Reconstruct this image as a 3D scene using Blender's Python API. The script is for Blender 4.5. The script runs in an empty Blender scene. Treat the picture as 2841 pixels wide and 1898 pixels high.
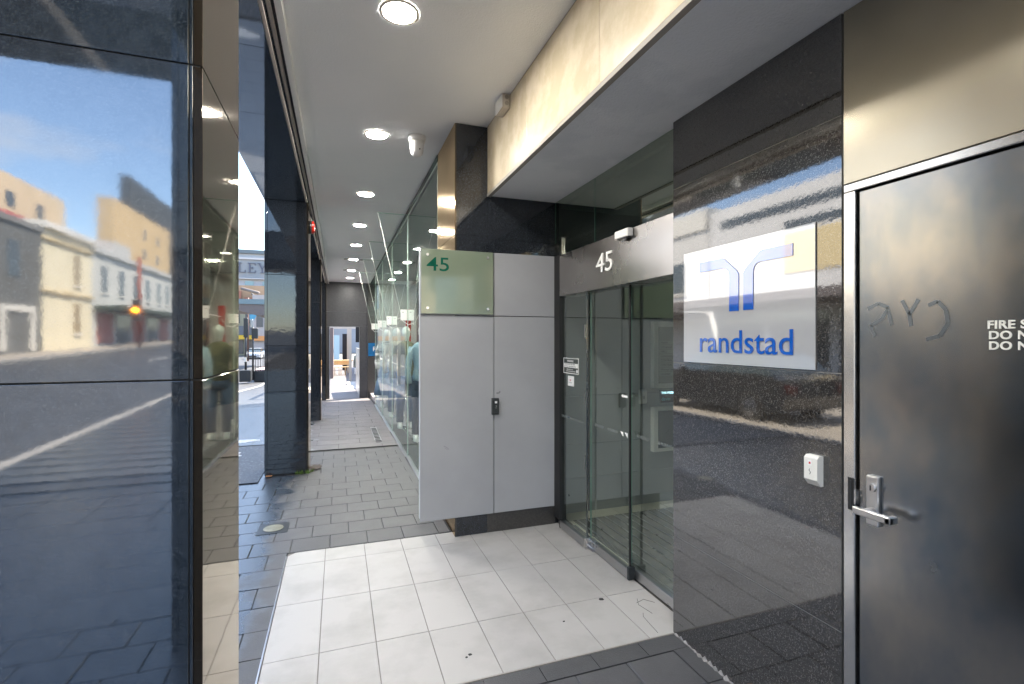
import bpy, bmesh, math, random
from mathutils import Vector, Matrix
random.seed(7)
S = bpy.context.scene
COL = S.collection
R = math.radians

# ------------------------------------------------------------------ camera
YAW = 0.33953
cam_d = bpy.data.cameras.new('camera'); cam = bpy.data.objects.new('camera', cam_d); COL.objects.link(cam)
cam.location = (0, 0, 1.5); cam.rotation_euler = (R(90), 0, -YAW)
cam_d.sensor_width = 36; cam_d.lens = 36 * 1362.3 / 2841.0
cam_d.shift_y = -(949 - 942.15) / 2841.0
cam_d.clip_start = 0.02; cam_d.clip_end = 2000
S.camera = cam
# ------------------------------------------------------------------ world, sun, exposure
SUN_EL = R(56)
SUN_AZ = math.atan2(0.80, 0.60)          # compass angle from +Y towards +X
W = bpy.data.worlds.new('World'); S.world = W; W.use_nodes = True
wn = W.node_tree.nodes; wl = W.node_tree.links
wn.clear()
wo = wn.new('ShaderNodeOutputWorld'); bg = wn.new('ShaderNodeBackground')
sky = wn.new('ShaderNodeTexSky'); sky.sky_type = 'NISHITA'; sky.sun_disc = False
sky.sun_elevation = SUN_EL; sky.sun_rotation = SUN_AZ; sky.air_density = 1.0; sky.dust_density = 0.6; sky.ozone_density = 2.0
tc = wn.new('ShaderNodeTexCoord'); mp = wn.new('ShaderNodeMapping'); mp.inputs['Scale'].default_value = (1, 1, 2.6)
nz = wn.new('ShaderNodeTexNoise'); nz.inputs['Scale'].default_value = 2.1; nz.inputs['Detail'].default_value = 6; nz.inputs['Roughness'].default_value = 0.55
cr = wn.new('ShaderNodeValToRGB'); cr.color_ramp.elements[0].position = 0.52; cr.color_ramp.elements[1].position = 0.66
mx = wn.new('ShaderNodeMix'); mx.data_type = 'RGBA'; mx.inputs[7].default_value = (3.6, 3.8, 4.1, 1)
wl.new(tc.outputs['Generated'], mp.inputs[0]); wl.new(mp.outputs[0], nz.inputs[0]); wl.new(nz.outputs[0], cr.inputs[0])
wl.new(cr.outputs[0], mx.inputs[0]); wl.new(sky.outputs[0], mx.inputs[6]); wl.new(mx.outputs[2], bg.inputs[0])
wl.new(bg.outputs[0], wo.inputs[0]); bg.inputs[1].default_value = 0.15
sd = bpy.data.lights.new('sun', 'SUN'); sd.energy = 5.0; sd.angle = R(0.53); sd.color = (1.0, 0.90, 0.76)
sun = bpy.data.objects.new('sun', sd); COL.objects.link(sun)
sdir = Vector((math.sin(SUN_AZ) * math.cos(SUN_EL), math.cos(SUN_AZ) * math.cos(SUN_EL), math.sin(SUN_EL)))
sun.rotation_euler = sdir.to_track_quat('Z', 'Y').to_euler(); sun.location = (8, 8, 30)
S.view_settings.view_transform = 'Standard'; S.view_settings.look = 'None'
S.view_settings.gamma = 1; S.view_settings.use_curve_mapping = False
S.view_settings.exposure = 2.3
S.render.engine = 'CYCLES'
S.cycles.max_bounces = 12; S.cycles.diffuse_bounces = 6; S.cycles.glossy_bounces = 6; S.cycles.transparent_max_bounces = 16
S.cycles.sample_clamp_indirect = 6; S.cycles.use_denoising = True
S.cycles.caustics_reflective = False; S.cycles.caustics_refractive = False

# ------------------------------------------------------------------ materials
def _n(nt, t, **k):
    n = nt.nodes.new(t)
    for a, b in k.items(): setattr(n, a, b)
    return n
def mat(name, col=(.5, .5, .5), rough=.5, metal=0, ior=1.5, col2=None, nscale=8, ndetail=4, nlo=.35, nhi=.65,
        bump=0, bscale=40, rvar=0, rscale=6, emit=None, estr=0, speck=None, sscale=120, sthr=.66, rnd=0, coat=0, stretch=None, alpha=None):
    m = bpy.data.materials.new(name); m.use_nodes = True; nt = m.node_tree; L = nt.links
    b = nt.nodes['Principled BSDF']
    b.inputs['Base Color'].default_value = (*col, 1); b.inputs['Roughness'].default_value = rough
    b.inputs['Metallic'].default_value = metal; b.inputs['IOR'].default_value = ior
    if coat: b.inputs['Coat Weight'].default_value = coat; b.inputs['Coat Roughness'].default_value = .05
    if emit: b.inputs['Emission Color'].default_value = (*emit, 1); b.inputs['Emission Strength'].default_value = estr
    g = _n(nt, 'ShaderNodeNewGeometry'); pos = g.outputs['Position']
    if stretch:
        mpn = _n(nt, 'ShaderNodeMapping'); mpn.inputs['Scale'].default_value = stretch; L.new(pos, mpn.inputs[0]); pos = mpn.outputs[0]
    c = None
    if col2:
        n = _n(nt, 'ShaderNodeTexNoise'); n.inputs['Scale'].default_value = nscale; n.inputs['Detail'].default_value = ndetail; n.inputs['Roughness'].default_value = .6
        L.new(pos, n.inputs['Vector'])
        mr = _n(nt, 'ShaderNodeMapRange'); mr.inputs[1].default_value = nlo; mr.inputs[2].default_value = nhi; L.new(n.outputs[0], mr.inputs[0])
        x = _n(nt, 'ShaderNodeMix', data_type='RGBA'); x.inputs[6].default_value = (*col, 1); x.inputs[7].default_value = (*col2, 1)
        L.new(mr.outputs[0], x.inputs[0]); c = x.outputs[2]
    if speck:
        n = _n(nt, 'ShaderNodeTexNoise'); n.inputs['Scale'].default_value = sscale; n.inputs['Detail'].default_value = 2; n.inputs['Roughness'].default_value = .7
        L.new(pos, n.inputs['Vector'])
        mr = _n(nt, 'ShaderNodeMapRange'); mr.inputs[1].default_value = sthr - .08; mr.inputs[2].default_value = sthr + .05; L.new(n.outputs[0], mr.inputs[0])
        x = _n(nt, 'ShaderNodeMix', data_type='RGBA'); x.inputs[7].default_value = (*speck, 1)
        if c: L.new(c, x.inputs[6])
        else: x.inputs[6].default_value = (*col, 1)
        L.new(mr.outputs[0], x.inputs[0]); c = x.outputs[2]
    if rnd:
        oi = _n(nt, 'ShaderNodeObjectInfo'); mr = _n(nt, 'ShaderNodeMapRange'); mr.inputs[3].default_value = 1 - rnd; mr.inputs[4].default_value = 1 + rnd
        L.new(oi.outputs['Random'], mr.inputs[0])
        hs = _n(nt, 'ShaderNodeHueSaturation'); L.new(mr.outputs[0], hs.inputs['Value'])
        if c: L.new(c, hs.inputs['Color'])
        else: hs.inputs['Color'].default_value = (*col, 1)
        c = hs.outputs[0]
    if c: L.new(c, b.inputs['Base Color'])
    if rvar:
        n = _n(nt, 'ShaderNodeTexNoise'); n.inputs['Scale'].default_value = rscale; n.inputs['Detail'].default_value = 5
        L.new(pos, n.inputs['Vector'])
        mr = _n(nt, 'ShaderNodeMapRange'); mr.inputs[1].default_value = .3; mr.inputs[2].default_value = .7
        mr.inputs[3].default_value = max(0, rough - rvar); mr.inputs[4].default_value = rough + rvar
        L.new(n.outputs[0], mr.inputs[0]); L.new(mr.outputs[0], b.inputs['Roughness'])
    if bump:
        n = _n(nt, 'ShaderNodeTexNoise'); n.inputs['Scale'].default_value = bscale; n.inputs['Detail'].default_value = 3
        L.new(pos, n.inputs['Vector'])
        bp = _n(nt, 'ShaderNodeBump'); bp.inputs['Strength'].default_value = 1; bp.inputs['Distance'].default_value = bump
        L.new(n.outputs[0], bp.inputs['Height']); L.new(bp.outputs[0], b.inputs['Normal'])
    return m
def glass(name, tint, refl=.0, ior=1.5, rough=0.0, gcol=(1, 1, 1), graze=1.0):
    m = bpy.data.materials.new(name); m.use_nodes = True; nt = m.node_tree; nt.nodes.clear(); L = nt.links
    o = _n(nt, 'ShaderNodeOutputMaterial'); t = _n(nt, 'ShaderNodeBsdfTransparent'); t.inputs[0].default_value = (*tint, 1)
    g = _n(nt, 'ShaderNodeBsdfGlossy'); g.inputs['Roughness'].default_value = rough; g.inputs[0].default_value = (*gcol, 1)
    # Schlick Fresnel, the same from both faces of a thin pane
    f0 = ((ior - 1) / (ior + 1)) ** 2; f0 = refl + (1 - refl) * f0
    geo = _n(nt, 'ShaderNodeNewGeometry'); dp = _n(nt, 'ShaderNodeVectorMath', operation='DOT_PRODUCT')
    L.new(geo.outputs['Normal'], dp.inputs[0]); L.new(geo.outputs['Incoming'], dp.inputs[1])
    ab = _n(nt, 'ShaderNodeMath', operation='ABSOLUTE'); L.new(dp.outputs['Value'], ab.inputs[0])
    om = _n(nt, 'ShaderNodeMath', operation='SUBTRACT'); om.inputs[0].default_value = 1; L.new(ab.outputs[0], om.inputs[1])
    f = _n(nt, 'ShaderNodeMath', operation='POWER'); L.new(om.outputs[0], f.inputs[0]); f.inputs[1].default_value = 5
    a = _n(nt, 'ShaderNodeMath', operation='MULTIPLY_ADD', use_clamp=True); a.inputs[1].default_value = (1 - f0) * graze; a.inputs[2].default_value = f0
    x = _n(nt, 'ShaderNodeMixShader')
    L.new(f.outputs[0], a.inputs[0]); L.new(a.outputs[0], x.inputs[0]); L.new(t.outputs[0], x.inputs[1]); L.new(g.outputs[0], x.inputs[2]); L.new(x.outputs[0], o.inputs[0])
    return m
M = {}
GR = dict(rough=.03, ior=1.65, col2=(.017, .020, .026), nscale=60, speck=(.075, .085, .10), sscale=170, sthr=.62, bump=.00025, bscale=14, rvar=.02, rscale=9)
M['granite'] = mat('black_granite', (.006, .007, .009), **GR)
GR.update(ior=2.25, bump=.00006, bscale=70, col2=(.034, .029, .024), speck=(.11, .107, .103), sscale=200, sthr=.62, rough=.035, rvar=.015)
M['granite_right'] = mat('black_granite_entrance', (.011, .010, .009), **GR)
M['granite_near'] = mat('black_granite_near', (.012, .018, .026), rough=.038, ior=2.8, col2=(.026, .036, .050), nscale=30, speck=(.075, .095, .115), sscale=210, sthr=.62, bump=.00002, bscale=60, rvar=.012)
def polished(name, base, gcol, f0, rough, bump=.0001, bscale=8, power=5.0):
    m = bpy.data.materials.new(name); m.use_nodes = True; nt = m.node_tree; nt.nodes.clear(); L = nt.links
    o = _n(nt, 'ShaderNodeOutputMaterial'); d = _n(nt, 'ShaderNodeBsdfDiffuse'); d.inputs[0].default_value = (*base, 1)
    g = _n(nt, 'ShaderNodeBsdfGlossy'); g.inputs['Roughness'].default_value = rough; g.inputs[0].default_value = (*gcol, 1)
    geo = _n(nt, 'ShaderNodeNewGeometry'); n = _n(nt, 'ShaderNodeTexNoise'); n.inputs['Scale'].default_value = bscale; L.new(geo.outputs['Position'], n.inputs['Vector'])
    bp = _n(nt, 'ShaderNodeBump'); bp.inputs['Distance'].default_value = bump; L.new(n.outputs[0], bp.inputs['Height']); L.new(bp.outputs[0], g.inputs['Normal'])
    dp = _n(nt, 'ShaderNodeVectorMath', operation='DOT_PRODUCT'); L.new(geo.outputs['Normal'], dp.inputs[0]); L.new(geo.outputs['Incoming'], dp.inputs[1])
    ab = _n(nt, 'ShaderNodeMath', operation='ABSOLUTE'); L.new(dp.outputs['Value'], ab.inputs[0])
    om = _n(nt, 'ShaderNodeMath', operation='SUBTRACT'); om.inputs[0].default_value = 1; L.new(ab.outputs[0], om.inputs[1])
    f = _n(nt, 'ShaderNodeMath', operation='POWER'); L.new(om.outputs[0], f.inputs[0]); f.inputs[1].default_value = power
    a = _n(nt, 'ShaderNodeMath', operation='MULTIPLY_ADD', use_clamp=True); a.inputs[1].default_value = 1 - f0; a.inputs[2].default_value = f0
    x = _n(nt, 'ShaderNodeMixShader'); L.new(f.outputs[0], a.inputs[0]); L.new(a.outputs[0], x.inputs[0]); L.new(d.outputs[0], x.inputs[1]); L.new(g.outputs[0], x.inputs[2]); L.new(x.outputs[0], o.inputs[0])
    return m
M['granite_side'] = polished('warm_sheen_granite_side', (.020, .016, .012), (.97, .88, .76), .08, .035, power=3.2)  # black granite, warm bulkhead reflection tinted into its gloss and base
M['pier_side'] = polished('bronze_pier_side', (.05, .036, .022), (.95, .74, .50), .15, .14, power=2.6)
M['granite_dull'] = mat('honed_granite', (.028, .026, .025), rough=.30, ior=1.6, col2=(.05, .046, .042), nscale=70, speck=(.12, .11, .10), sscale=220, sthr=.66, bump=.0003, bscale=120)
M['joint'] = mat('dark_joint', (.01, .01, .01), rough=.8)
M['joint_light'] = mat('pale_joint', (.25, .24, .22), rough=.8)
M['ceil'] = mat('painted_render', (.855, .87, .89), rough=.85, col2=(.885, .895, .91), nscale=1.3, bump=.0016, bscale=130)
M['soffit'] = mat('textured_soffit', (.80, .815, .84), rough=.8, col2=(.87, .88, .90), nscale=1.7, nlo=.47, nhi=.55, bump=.003, bscale=95)
M['marble'] = mat('cream_marble', (.62, .52, .36), rough=.25, col2=(.72, .62, .46), nscale=7, nlo=.42, nhi=.6, ndetail=8, bump=.0008, bscale=16)
M['marble_edge'] = mat('marble_edge', (.34, .31, .27), rough=.6)
M['tile'] = mat('white_floor_tile', (.455, .435, .405), rough=.5, ior=1.4, col2=(.37, .35, .32), nscale=2.9, ndetail=9, nlo=.45, nhi=.70, rnd=.045, bump=.0002, bscale=200)
M['grout'] = mat('tile_grout', (.20, .18, .16), rough=.9)
M['bed'] = mat('paving_bed', (.038, .037, .036), rough=.95)
M['white_paint'] = mat('cladding_silver_paint', (.335, .335, .345), rough=.38, col2=(.375, .375, .385), nscale=1.6, ndetail=8, bump=.0011, bscale=1.6, rvar=.06, rscale=3)
M['clad_edge'] = mat('cladding_edge', (.66, .67, .68), rough=.4)
M['steel'] = mat('brushed_steel', (.55, .54, .53), rough=.24, metal=1, rvar=.08, rscale=5, stretch=(1, 1, .25), bump=.0003, bscale=8)
M['steel_dark'] = mat('smudged_steel_door', (.12, .185, .26), rough=.25, metal=1, col2=(.43, .40, .36), nscale=2.3, ndetail=6, nlo=.36, nhi=.66, rvar=.06, rscale=2.6, bump=.00012, bscale=1.6, stretch=(1, 1, .6))  # smudges as noise; the blue tone imitates a reflection in the steel
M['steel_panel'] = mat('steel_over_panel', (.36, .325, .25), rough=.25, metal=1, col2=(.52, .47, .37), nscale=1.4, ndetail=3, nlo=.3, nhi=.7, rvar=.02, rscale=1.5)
M['steel_bright'] = mat('satin_steel', (.72, .71, .69), rough=.22, metal=1, bump=.0001, bscale=30, rvar=.05)
M['header'] = mat('brushed_header_steel', (.36, .335, .32), rough=.27, metal=1, col2=(.45, .43, .41), nscale=2, ndetail=2, rvar=.02, rscale=2)
M['alu'] = mat('aluminium_rail', (.50, .50, .51), rough=.32, metal=1, rvar=.06)
M['black'] = mat('black_rubber', (.012, .012, .012), rough=.6)
M['plastic_black'] = mat('black_plastic', (.022, .026, .028), rough=.4)
M['cream'] = mat('cream_plastic', (.74, .72, .66), rough=.4)
M['white'] = mat('white_plastic', (.80, .79, .77), rough=.35)
M['vinyl'] = mat('white_vinyl', (.82, .82, .80), rough=.5)
M['glass'] = glass('door_glass', (.95, .99, .965), refl=.19, ior=1.6, gcol=(.88, .96, .90))
M['glass_up'] = glass('transom_glass', (.30, .40, .34), refl=.34, ior=1.8, gcol=(.90, .95, .82))
M['glass_shop'] = glass('shop_glass', (.84, .93, .89), refl=.0, ior=1.5, graze=.55)
M['glass_fin'] = glass('fin_glass', (.90, .96, .93), refl=.01, ior=1.45)
M['glass_edge'] = mat('green_glass_edge', (.30, .52, .42), rough=.15)
M['glass_edge_l'] = mat('pale_glass_edge', (.62, .72, .66), rough=.15)
M['frost'] = mat('frosted_green_glass', (.185, .225, .155), rough=.05, ior=1.75, col2=(.21, .25, .18), nscale=2)
M['green_print'] = mat('green_numerals', (.0, .085, .05), rough=.5, ior=1.2)
M['blue_print'] = mat('blue_print', (.0, .09, .46), rough=.03, ior=2.75)
M['sign_white'] = mat('white_sign_face', (.40, .40, .405), rough=.03, ior=2.75)
M['red'] = mat('red_plastic', (.50, .02, .012), rough=.3)
M['asphalt'] = mat('asphalt', (.032, .035, .040), rough=.6, col2=(.050, .054, .060), nscale=1.5, speck=(.16, .16, .16), sscale=60, sthr=.64, bump=.004, bscale=90, rvar=.12)
M['tar'] = mat('tar_patch', (.03, .032, .036), rough=.5, col2=(.06, .063, .07), nscale=30, speck=(.3, .3, .3), sscale=45, sthr=.66, bump=.006, bscale=60)
M['kerb'] = mat('kerb_stone', (.26, .25, .24), rough=.8, col2=(.34, .33, .31), nscale=4)
M['road_paint'] = mat('road_paint', (.70, .70, .68), rough=.6, col2=(.5, .5, .5), nscale=20)
M['shopfloor'] = mat('shop_floor', (.34, .31, .32), rough=.25, col2=(.38, .35, .36), nscale=3)
M['dark_wall'] = mat('dark_shop_wall', (.055, .09, .082), rough=.6, col2=(.04, .06, .055), nscale=.8)
M['lobby_wall'] = mat('lobby_grey_panel', (.34, .35, .345), rough=.3, rnd=.08)
M['lobby_tile'] = mat('lobby_floor_tile', (.74, .71, .58), rough=.25, rnd=.04)
M['mat_dark'] = mat('mat_carpet', (.10, .10, .09), rough=.95, bump=.001, bscale=300)
M['emit'] = mat('lamp_diffuser', (.9, .88, .85), rough=.4, emit=(1.0, .965, .90), estr=112)
M['emit_in'] = mat('shop_lamp_diffuser', (.9, .88, .85), rough=.4, emit=(1.0, .93, .80), estr=90)
M['amber'] = mat('amber_signal_lens', (.9, .4, .02), rough=.3, emit=(1, .30, .01), estr=14)
M['lit_text'] = mat('lit_sign_text', (.7, .85, .9), rough=.4, emit=(.5, .85, .95), estr=.5)

# wet pavers: dark stained, the sky's blue sheen put into the tint, shinier where the rain has blown in from the street
def paver_mat(name, dry, dry2, wet):
    m = mat(name, dry, rough=.62, col2=dry2, nscale=5, ndetail=8, rnd=.10, speck=tuple(x * 1.5 for x in dry2), sscale=260, sthr=.66, bump=.0014, bscale=150)
    nt = m.node_tree; L = nt.links; b = nt.nodes['Principled BSDF']
    src = b.inputs['Base Color'].links[0].from_socket
    g = _n(nt, 'ShaderNodeNewGeometry'); sx = _n(nt, 'ShaderNodeSeparateXYZ'); L.new(g.outputs['Position'], sx.inputs[0])
    n = _n(nt, 'ShaderNodeTexNoise'); n.inputs['Scale'].default_value = 2.4; n.inputs['Detail'].default_value = 7; n.inputs['Roughness'].default_value = .6
    L.new(g.outputs['Position'], n.inputs['Vector'])
    a = _n(nt, 'ShaderNodeMath', operation='MULTIPLY_ADD'); a.inputs[1].default_value = .75; L.new(n.outputs[0], a.inputs[0]); L.new(sx.outputs[0], a.inputs[2])
    mr = _n(nt, 'ShaderNodeMapRange'); mr.interpolation_type = 'SMOOTHSTEP'; mr.inputs[1].default_value = -.02; mr.inputs[2].default_value = -.14; L.new(a.outputs[0], mr.inputs[0])
    # isolated wet spots further in
    v = _n(nt, 'ShaderNodeTexNoise'); v.inputs['Scale'].default_value = 5.5; v.inputs['Detail'].default_value = 4; L.new(g.outputs['Position'], v.inputs['Vector'])
    vr = _n(nt, 'ShaderNodeMapRange'); vr.inputs[1].default_value = .70; vr.inputs[2].default_value = .74; L.new(v.outputs[0], vr.inputs[0])
    mxm = _n(nt, 'ShaderNodeMath', operation='MAXIMUM', use_clamp=True); L.new(mr.outputs[0], mxm.inputs[0]); L.new(vr.outputs[0], mxm.inputs[1])
    x = _n(nt, 'ShaderNodeMix', data_type='RGBA'); x.inputs[7].default_value = (*wet, 1); L.new(src, x.inputs[6]); L.new(mxm.outputs[0], x.inputs[0])
    L.new(x.outputs[2], b.inputs['Base Color'])
    rr = _n(nt, 'ShaderNodeMapRange'); b.inputs['IOR'].default_value = 1.75; rr.inputs[3].default_value = .62; rr.inputs[4].default_value = .27; L.new(mxm.outputs[0], rr.inputs[0]); L.new(rr.outputs[0], b.inputs['Roughness'])
    return m
M['paver'] = paver_mat('grey_paver', (.046, .046, .048), (.068, .066, .068), (.036, .043, .053))
M['slab'] = paver_mat('lilac_grey_slab', (.092, .082, .084), (.125, .112, .112), (.08, .085, .092))

# ------------------------------------------------------------------ mesh helpers
WO = {}     # world origin of each holder
class MB:
    def __init__(s): s.v = []; s.f = []; s.mi = []; s.smooth = []
    def add(s, vs, fs, mi=0, sm=False):
        o = len(s.v); s.v += [tuple(v) for v in vs]; s.f += [tuple(i + o for i in f) for f in fs]; s.mi += [mi] * len(fs); s.smooth += [sm] * len(fs); return s
    def box(s, x0, x1, y0, y1, z0, z1, mi=0, b=0):
        x0, x1 = min(x0, x1), max(x0, x1); y0, y1 = min(y0, y1), max(y0, y1); z0, z1 = min(z0, z1), max(z0, z1)
        if b > 0:
            b = min(b, (x1 - x0) * .45, (y1 - y0) * .45, (z1 - z0) * .45)
            bm = bmesh.new(); bmesh.ops.create_cube(bm, size=1)
            for v in bm.verts: v.co = ((x0 + x1) / 2 + v.co.x * (x1 - x0), (y0 + y1) / 2 + v.co.y * (y1 - y0), (z0 + z1) / 2 + v.co.z * (z1 - z0))
            bmesh.ops.bevel(bm, geom=bm.edges[:], offset=b, segments=1, affect='EDGES', profile=.5)
            bm.verts.index_update(); s.add([v.co[:] for v in bm.verts], [[v.index for v in f.verts] for f in bm.faces], mi); bm.free(); return s
        vs = [(x0, y0, z0), (x1, y0, z0), (x1, y1, z0), (x0, y1, z0), (x0, y0, z1), (x1, y0, z1), (x1, y1, z1), (x0, y1, z1)]
        return s.add(vs, [(0, 3, 2, 1), (4, 5, 6, 7), (0, 1, 5, 4), (1, 2, 6, 5), (2, 3, 7, 6), (3, 0, 4, 7)], mi)
    def prism(s, pts, axis, a, b, mi=0, sm=False):
        # pts 2-D polygon in the other two axes (in xyz order), extruded a..b along axis
        def P(p, t):
            return {'x': (t, p[0], p[1]), 'y': (p[0], t, p[1]), 'z': (p[0], p[1], t)}[axis]
        n = len(pts); vs = [P(p, a) for p in pts] + [P(p, b) for p in pts]
        o = len(s.v); s.add(vs, [tuple(range(n - 1, -1, -1)), tuple(range(n, 2 * n))], mi)
        s.f += [(o + i, o + (i + 1) % n, o + n + (i + 1) % n, o + n + i) for i in range(n)]; s.mi += [mi] * n; s.smooth += [sm] * n; return s
    def cyl(s, c, r, axis, a, b, n=24, mi=0, r2=None):
        r2 = r if r2 is None else r2
        ring = lambda rr: [(c[0] + rr * math.cos(2 * math.pi * i / n), c[1] + rr * math.sin(2 * math.pi * i / n)) for i in range(n)]
        def P(p, t): return {'x': (t, p[0], p[1]), 'y': (p[0], t, p[1]), 'z': (p[0], p[1], t)}[axis]
        o = len(s.v); s.add([P(p, a) for p in ring(r)] + [P(p, b) for p in ring(r2)], [tuple(range(n - 1, -1, -1)), tuple(range(n, 2 * n))], mi)
        s.f += [(o + i, o + (i + 1) % n, o + n + (i + 1) % n, o + n + i) for i in range(n)]; s.mi += [mi] * n; s.smooth += [True] * n; return s
    def tube(s, pts, r, n=8, mi=0):
        pts = [Vector(p) for p in pts]; rr = r if isinstance(r, (list, tuple)) else [r] * len(pts); rings = []
        for i, p in enumerate(pts):
            d = (pts[min(i + 1, len(pts) - 1)] - pts[max(i - 1, 0)]).normalized()
            u = d.cross(Vector((0, 0, 1)) if abs(d.z) < .9 else Vector((1, 0, 0))).normalized(); w = d.cross(u)
            rings.append([p + rr[i] * (math.cos(2 * math.pi * k / n) * u + math.sin(2 * math.pi * k / n) * w) for k in range(n)])
        vs = [v[:] for rg in rings for v in rg]; fs = []
        for i in range(len(pts) - 1):
            for k in range(n): fs.append((i * n + k, i * n + (k + 1) % n, (i + 1) * n + (k + 1) % n, (i + 1) * n + k))
        fs += [tuple(range(n - 1, -1, -1)), tuple(range((len(pts) - 1) * n, len(pts) * n))]
        return s.add(vs, fs, mi, True)
    def loft(s, secs, n=18, mi=0, cap=True):
        # secs: (cx, cy, z, rx, ry)
        vs = []; fs = []
        for cx, cy, z, rx, ry in secs:
            for k in range(n):
                a = 2 * math.pi * k / n; vs.append((cx + rx * math.cos(a), cy + ry * math.sin(a), z))
        for i in range(len(secs) - 1):
            for k in range(n): fs.append((i * n + k, i * n + (k + 1) % n, (i + 1) * n + (k + 1) % n, (i + 1) * n + k))
        if cap: fs += [tuple(range(n - 1, -1, -1)), tuple(range((len(secs) - 1) * n, len(secs) * n))]
        return s.add(vs, fs, mi, True)
    def quad(s, a, b, c, d, mi=0): return s.add([a, b, c, d], [(0, 1, 2, 3)], mi)
def setp(o, label=None, cat=None, group=None, kind=None):
    if label: o['label'] = label
    if cat: o['category'] = cat
    if group: o['group'] = group
    if kind: o['kind'] = kind
    return o
def build(mb, name, mats, parent=None, org=None, **k):
    if not isinstance(mats, (list, tuple)): mats = [mats]
    if parent is not None: org = WO[parent.name]
    elif org is None:
        xs = [v[0] for v in mb.v]; ys = [v[1] for v in mb.v]; zs = [v[2] for v in mb.v]
        org = ((min(xs) + max(xs)) / 2, (min(ys) + max(ys)) / 2, min(zs))
    me = bpy.data.meshes.new(name)
    me.from_pydata([(v[0] - org[0], v[1] - org[1], v[2] - org[2]) for v in mb.v], [], mb.f)
    for m in mats: me.materials.append(m)
    me.polygons.foreach_set('material_index', mb.mi); me.polygons.foreach_set('use_smooth', mb.smooth); me.update()
    o = bpy.data.objects.new(name, me); COL.objects.link(o)
    if parent is not None: o.parent = parent
    else: o.location = org
    WO[o.name] = tuple(org)
    return setp(o, **k)
def empty(name, loc, label, cat, group=None):
    o = bpy.data.objects.new(name, None); COL.objects.link(o); o.location = loc; o.empty_display_size = .1
    WO[o.name] = tuple(loc); return setp(o, label, cat, group)
def bx(name, x0, x1, y0, y1, z0, z1, m, parent=None, b=0, **k):
    return build(MB().box(x0, x1, y0, y1, z0, z1, 0, b), name, m, parent, **k)
def inst(src, name, loc, parent=None, **k):
    # copy of one object sharing mesh data at a world place
    o = src.copy(); o.name = name
    for key in list(o.keys()):
        if key in ('label', 'category', 'group'): del o[key]
    COL.objects.link(o); o.parent = parent
    w = WO[parent.name] if parent is not None else (0, 0, 0)
    o.location = (loc[0] - w[0], loc[1] - w[1], loc[2] - w[2]); WO[o.name] = tuple(loc)
    return setp(o, **k)
def text(name, body, size, loc, rot, m, parent, depth=.002, bold=0, sx=1, spacing=1, align='LEFT', fitw=None, **k):
    cu = bpy.data.curves.new(name, 'FONT'); cu.body = body; cu.size = size; cu.extrude = depth; cu.offset = bold; cu.space_character = spacing
    cu.align_x = align; cu.resolution_u = 4
    t = bpy.data.objects.new(name, cu); COL.objects.link(t)
    bpy.context.view_layer.update()
    me = bpy.data.meshes.new_from_object(t.evaluated_get(bpy.context.evaluated_depsgraph_get()))
    bpy.data.objects.remove(t)
    if fitw:
        xs = [v.co.x for v in me.vertices]; me.transform(Matrix.Translation((-min(xs), 0, 0))); sx = fitw / (max(xs) - min(xs))
    mt = Matrix.Translation(loc) @ rot.to_4x4() @ Matrix.Diagonal((sx, 1, 1, 1))
    org = WO[parent.name] if parent is not None else loc
    me.transform(Matrix.Translation((-org[0], -org[1], -org[2])) @ mt)
    me.materials.clear(); me.materials.append(m); me.name = name
    o = bpy.data.objects.new(name, me); COL.objects.link(o)
    if parent is not None: o.parent = parent
    else: o.location = org
    WO[o.name] = tuple(org); return setp(o, **k)
FACE_Y = Matrix(((1, 0, 0), (0, 0, -1), (0, 1, 0)))      # reads when looking along +Y (surface faces -Y)
FACE_X = Matrix(((0, 0, -1), (-1, 0, 0), (0, 1, 0)))     # surface faces -X, text runs towards -Y
FACE_PX = Matrix(((0, 0, 1), (1, 0, 0), (0, 1, 0)))     # surface faces +X, text runs towards +Y

def gz(y):   # the street falls gently away from the entrance
    P = [(-200, 5.5), (-3, 0), (5, 0), (13, -.10), (27, -.80), (77, -1.0), (400, -1.6)]
    for (a, za), (b, zb) in zip(P, P[1:]):
        if y <= b: return za + (zb - za) * (y - a) / (b - a)
    return P[-1][1]
YS = [-200, -120, -60, -30, -12, -3, 5, 9, 13, 17, 22, 27, 40, 77, 150, 400]
def sheet(name, x0, x1, y0, y1, dz, m, parent=None, zfun=gz, **k):
    ys = sorted(set([y0, y1] + [y for y in YS if y0 < y < y1])); mb = MB()
    vs = []; fs = []
    for y in ys: vs += [(x0, y, zfun(y) + dz), (x1, y, zfun(y) + dz)]
    for i in range(len(ys) - 1): fs.append((2 * i, 2 * i + 1, 2 * i + 3, 2 * i + 2))
    mb.add(vs, fs); return build(mb, name, m, parent, **k)

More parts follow.
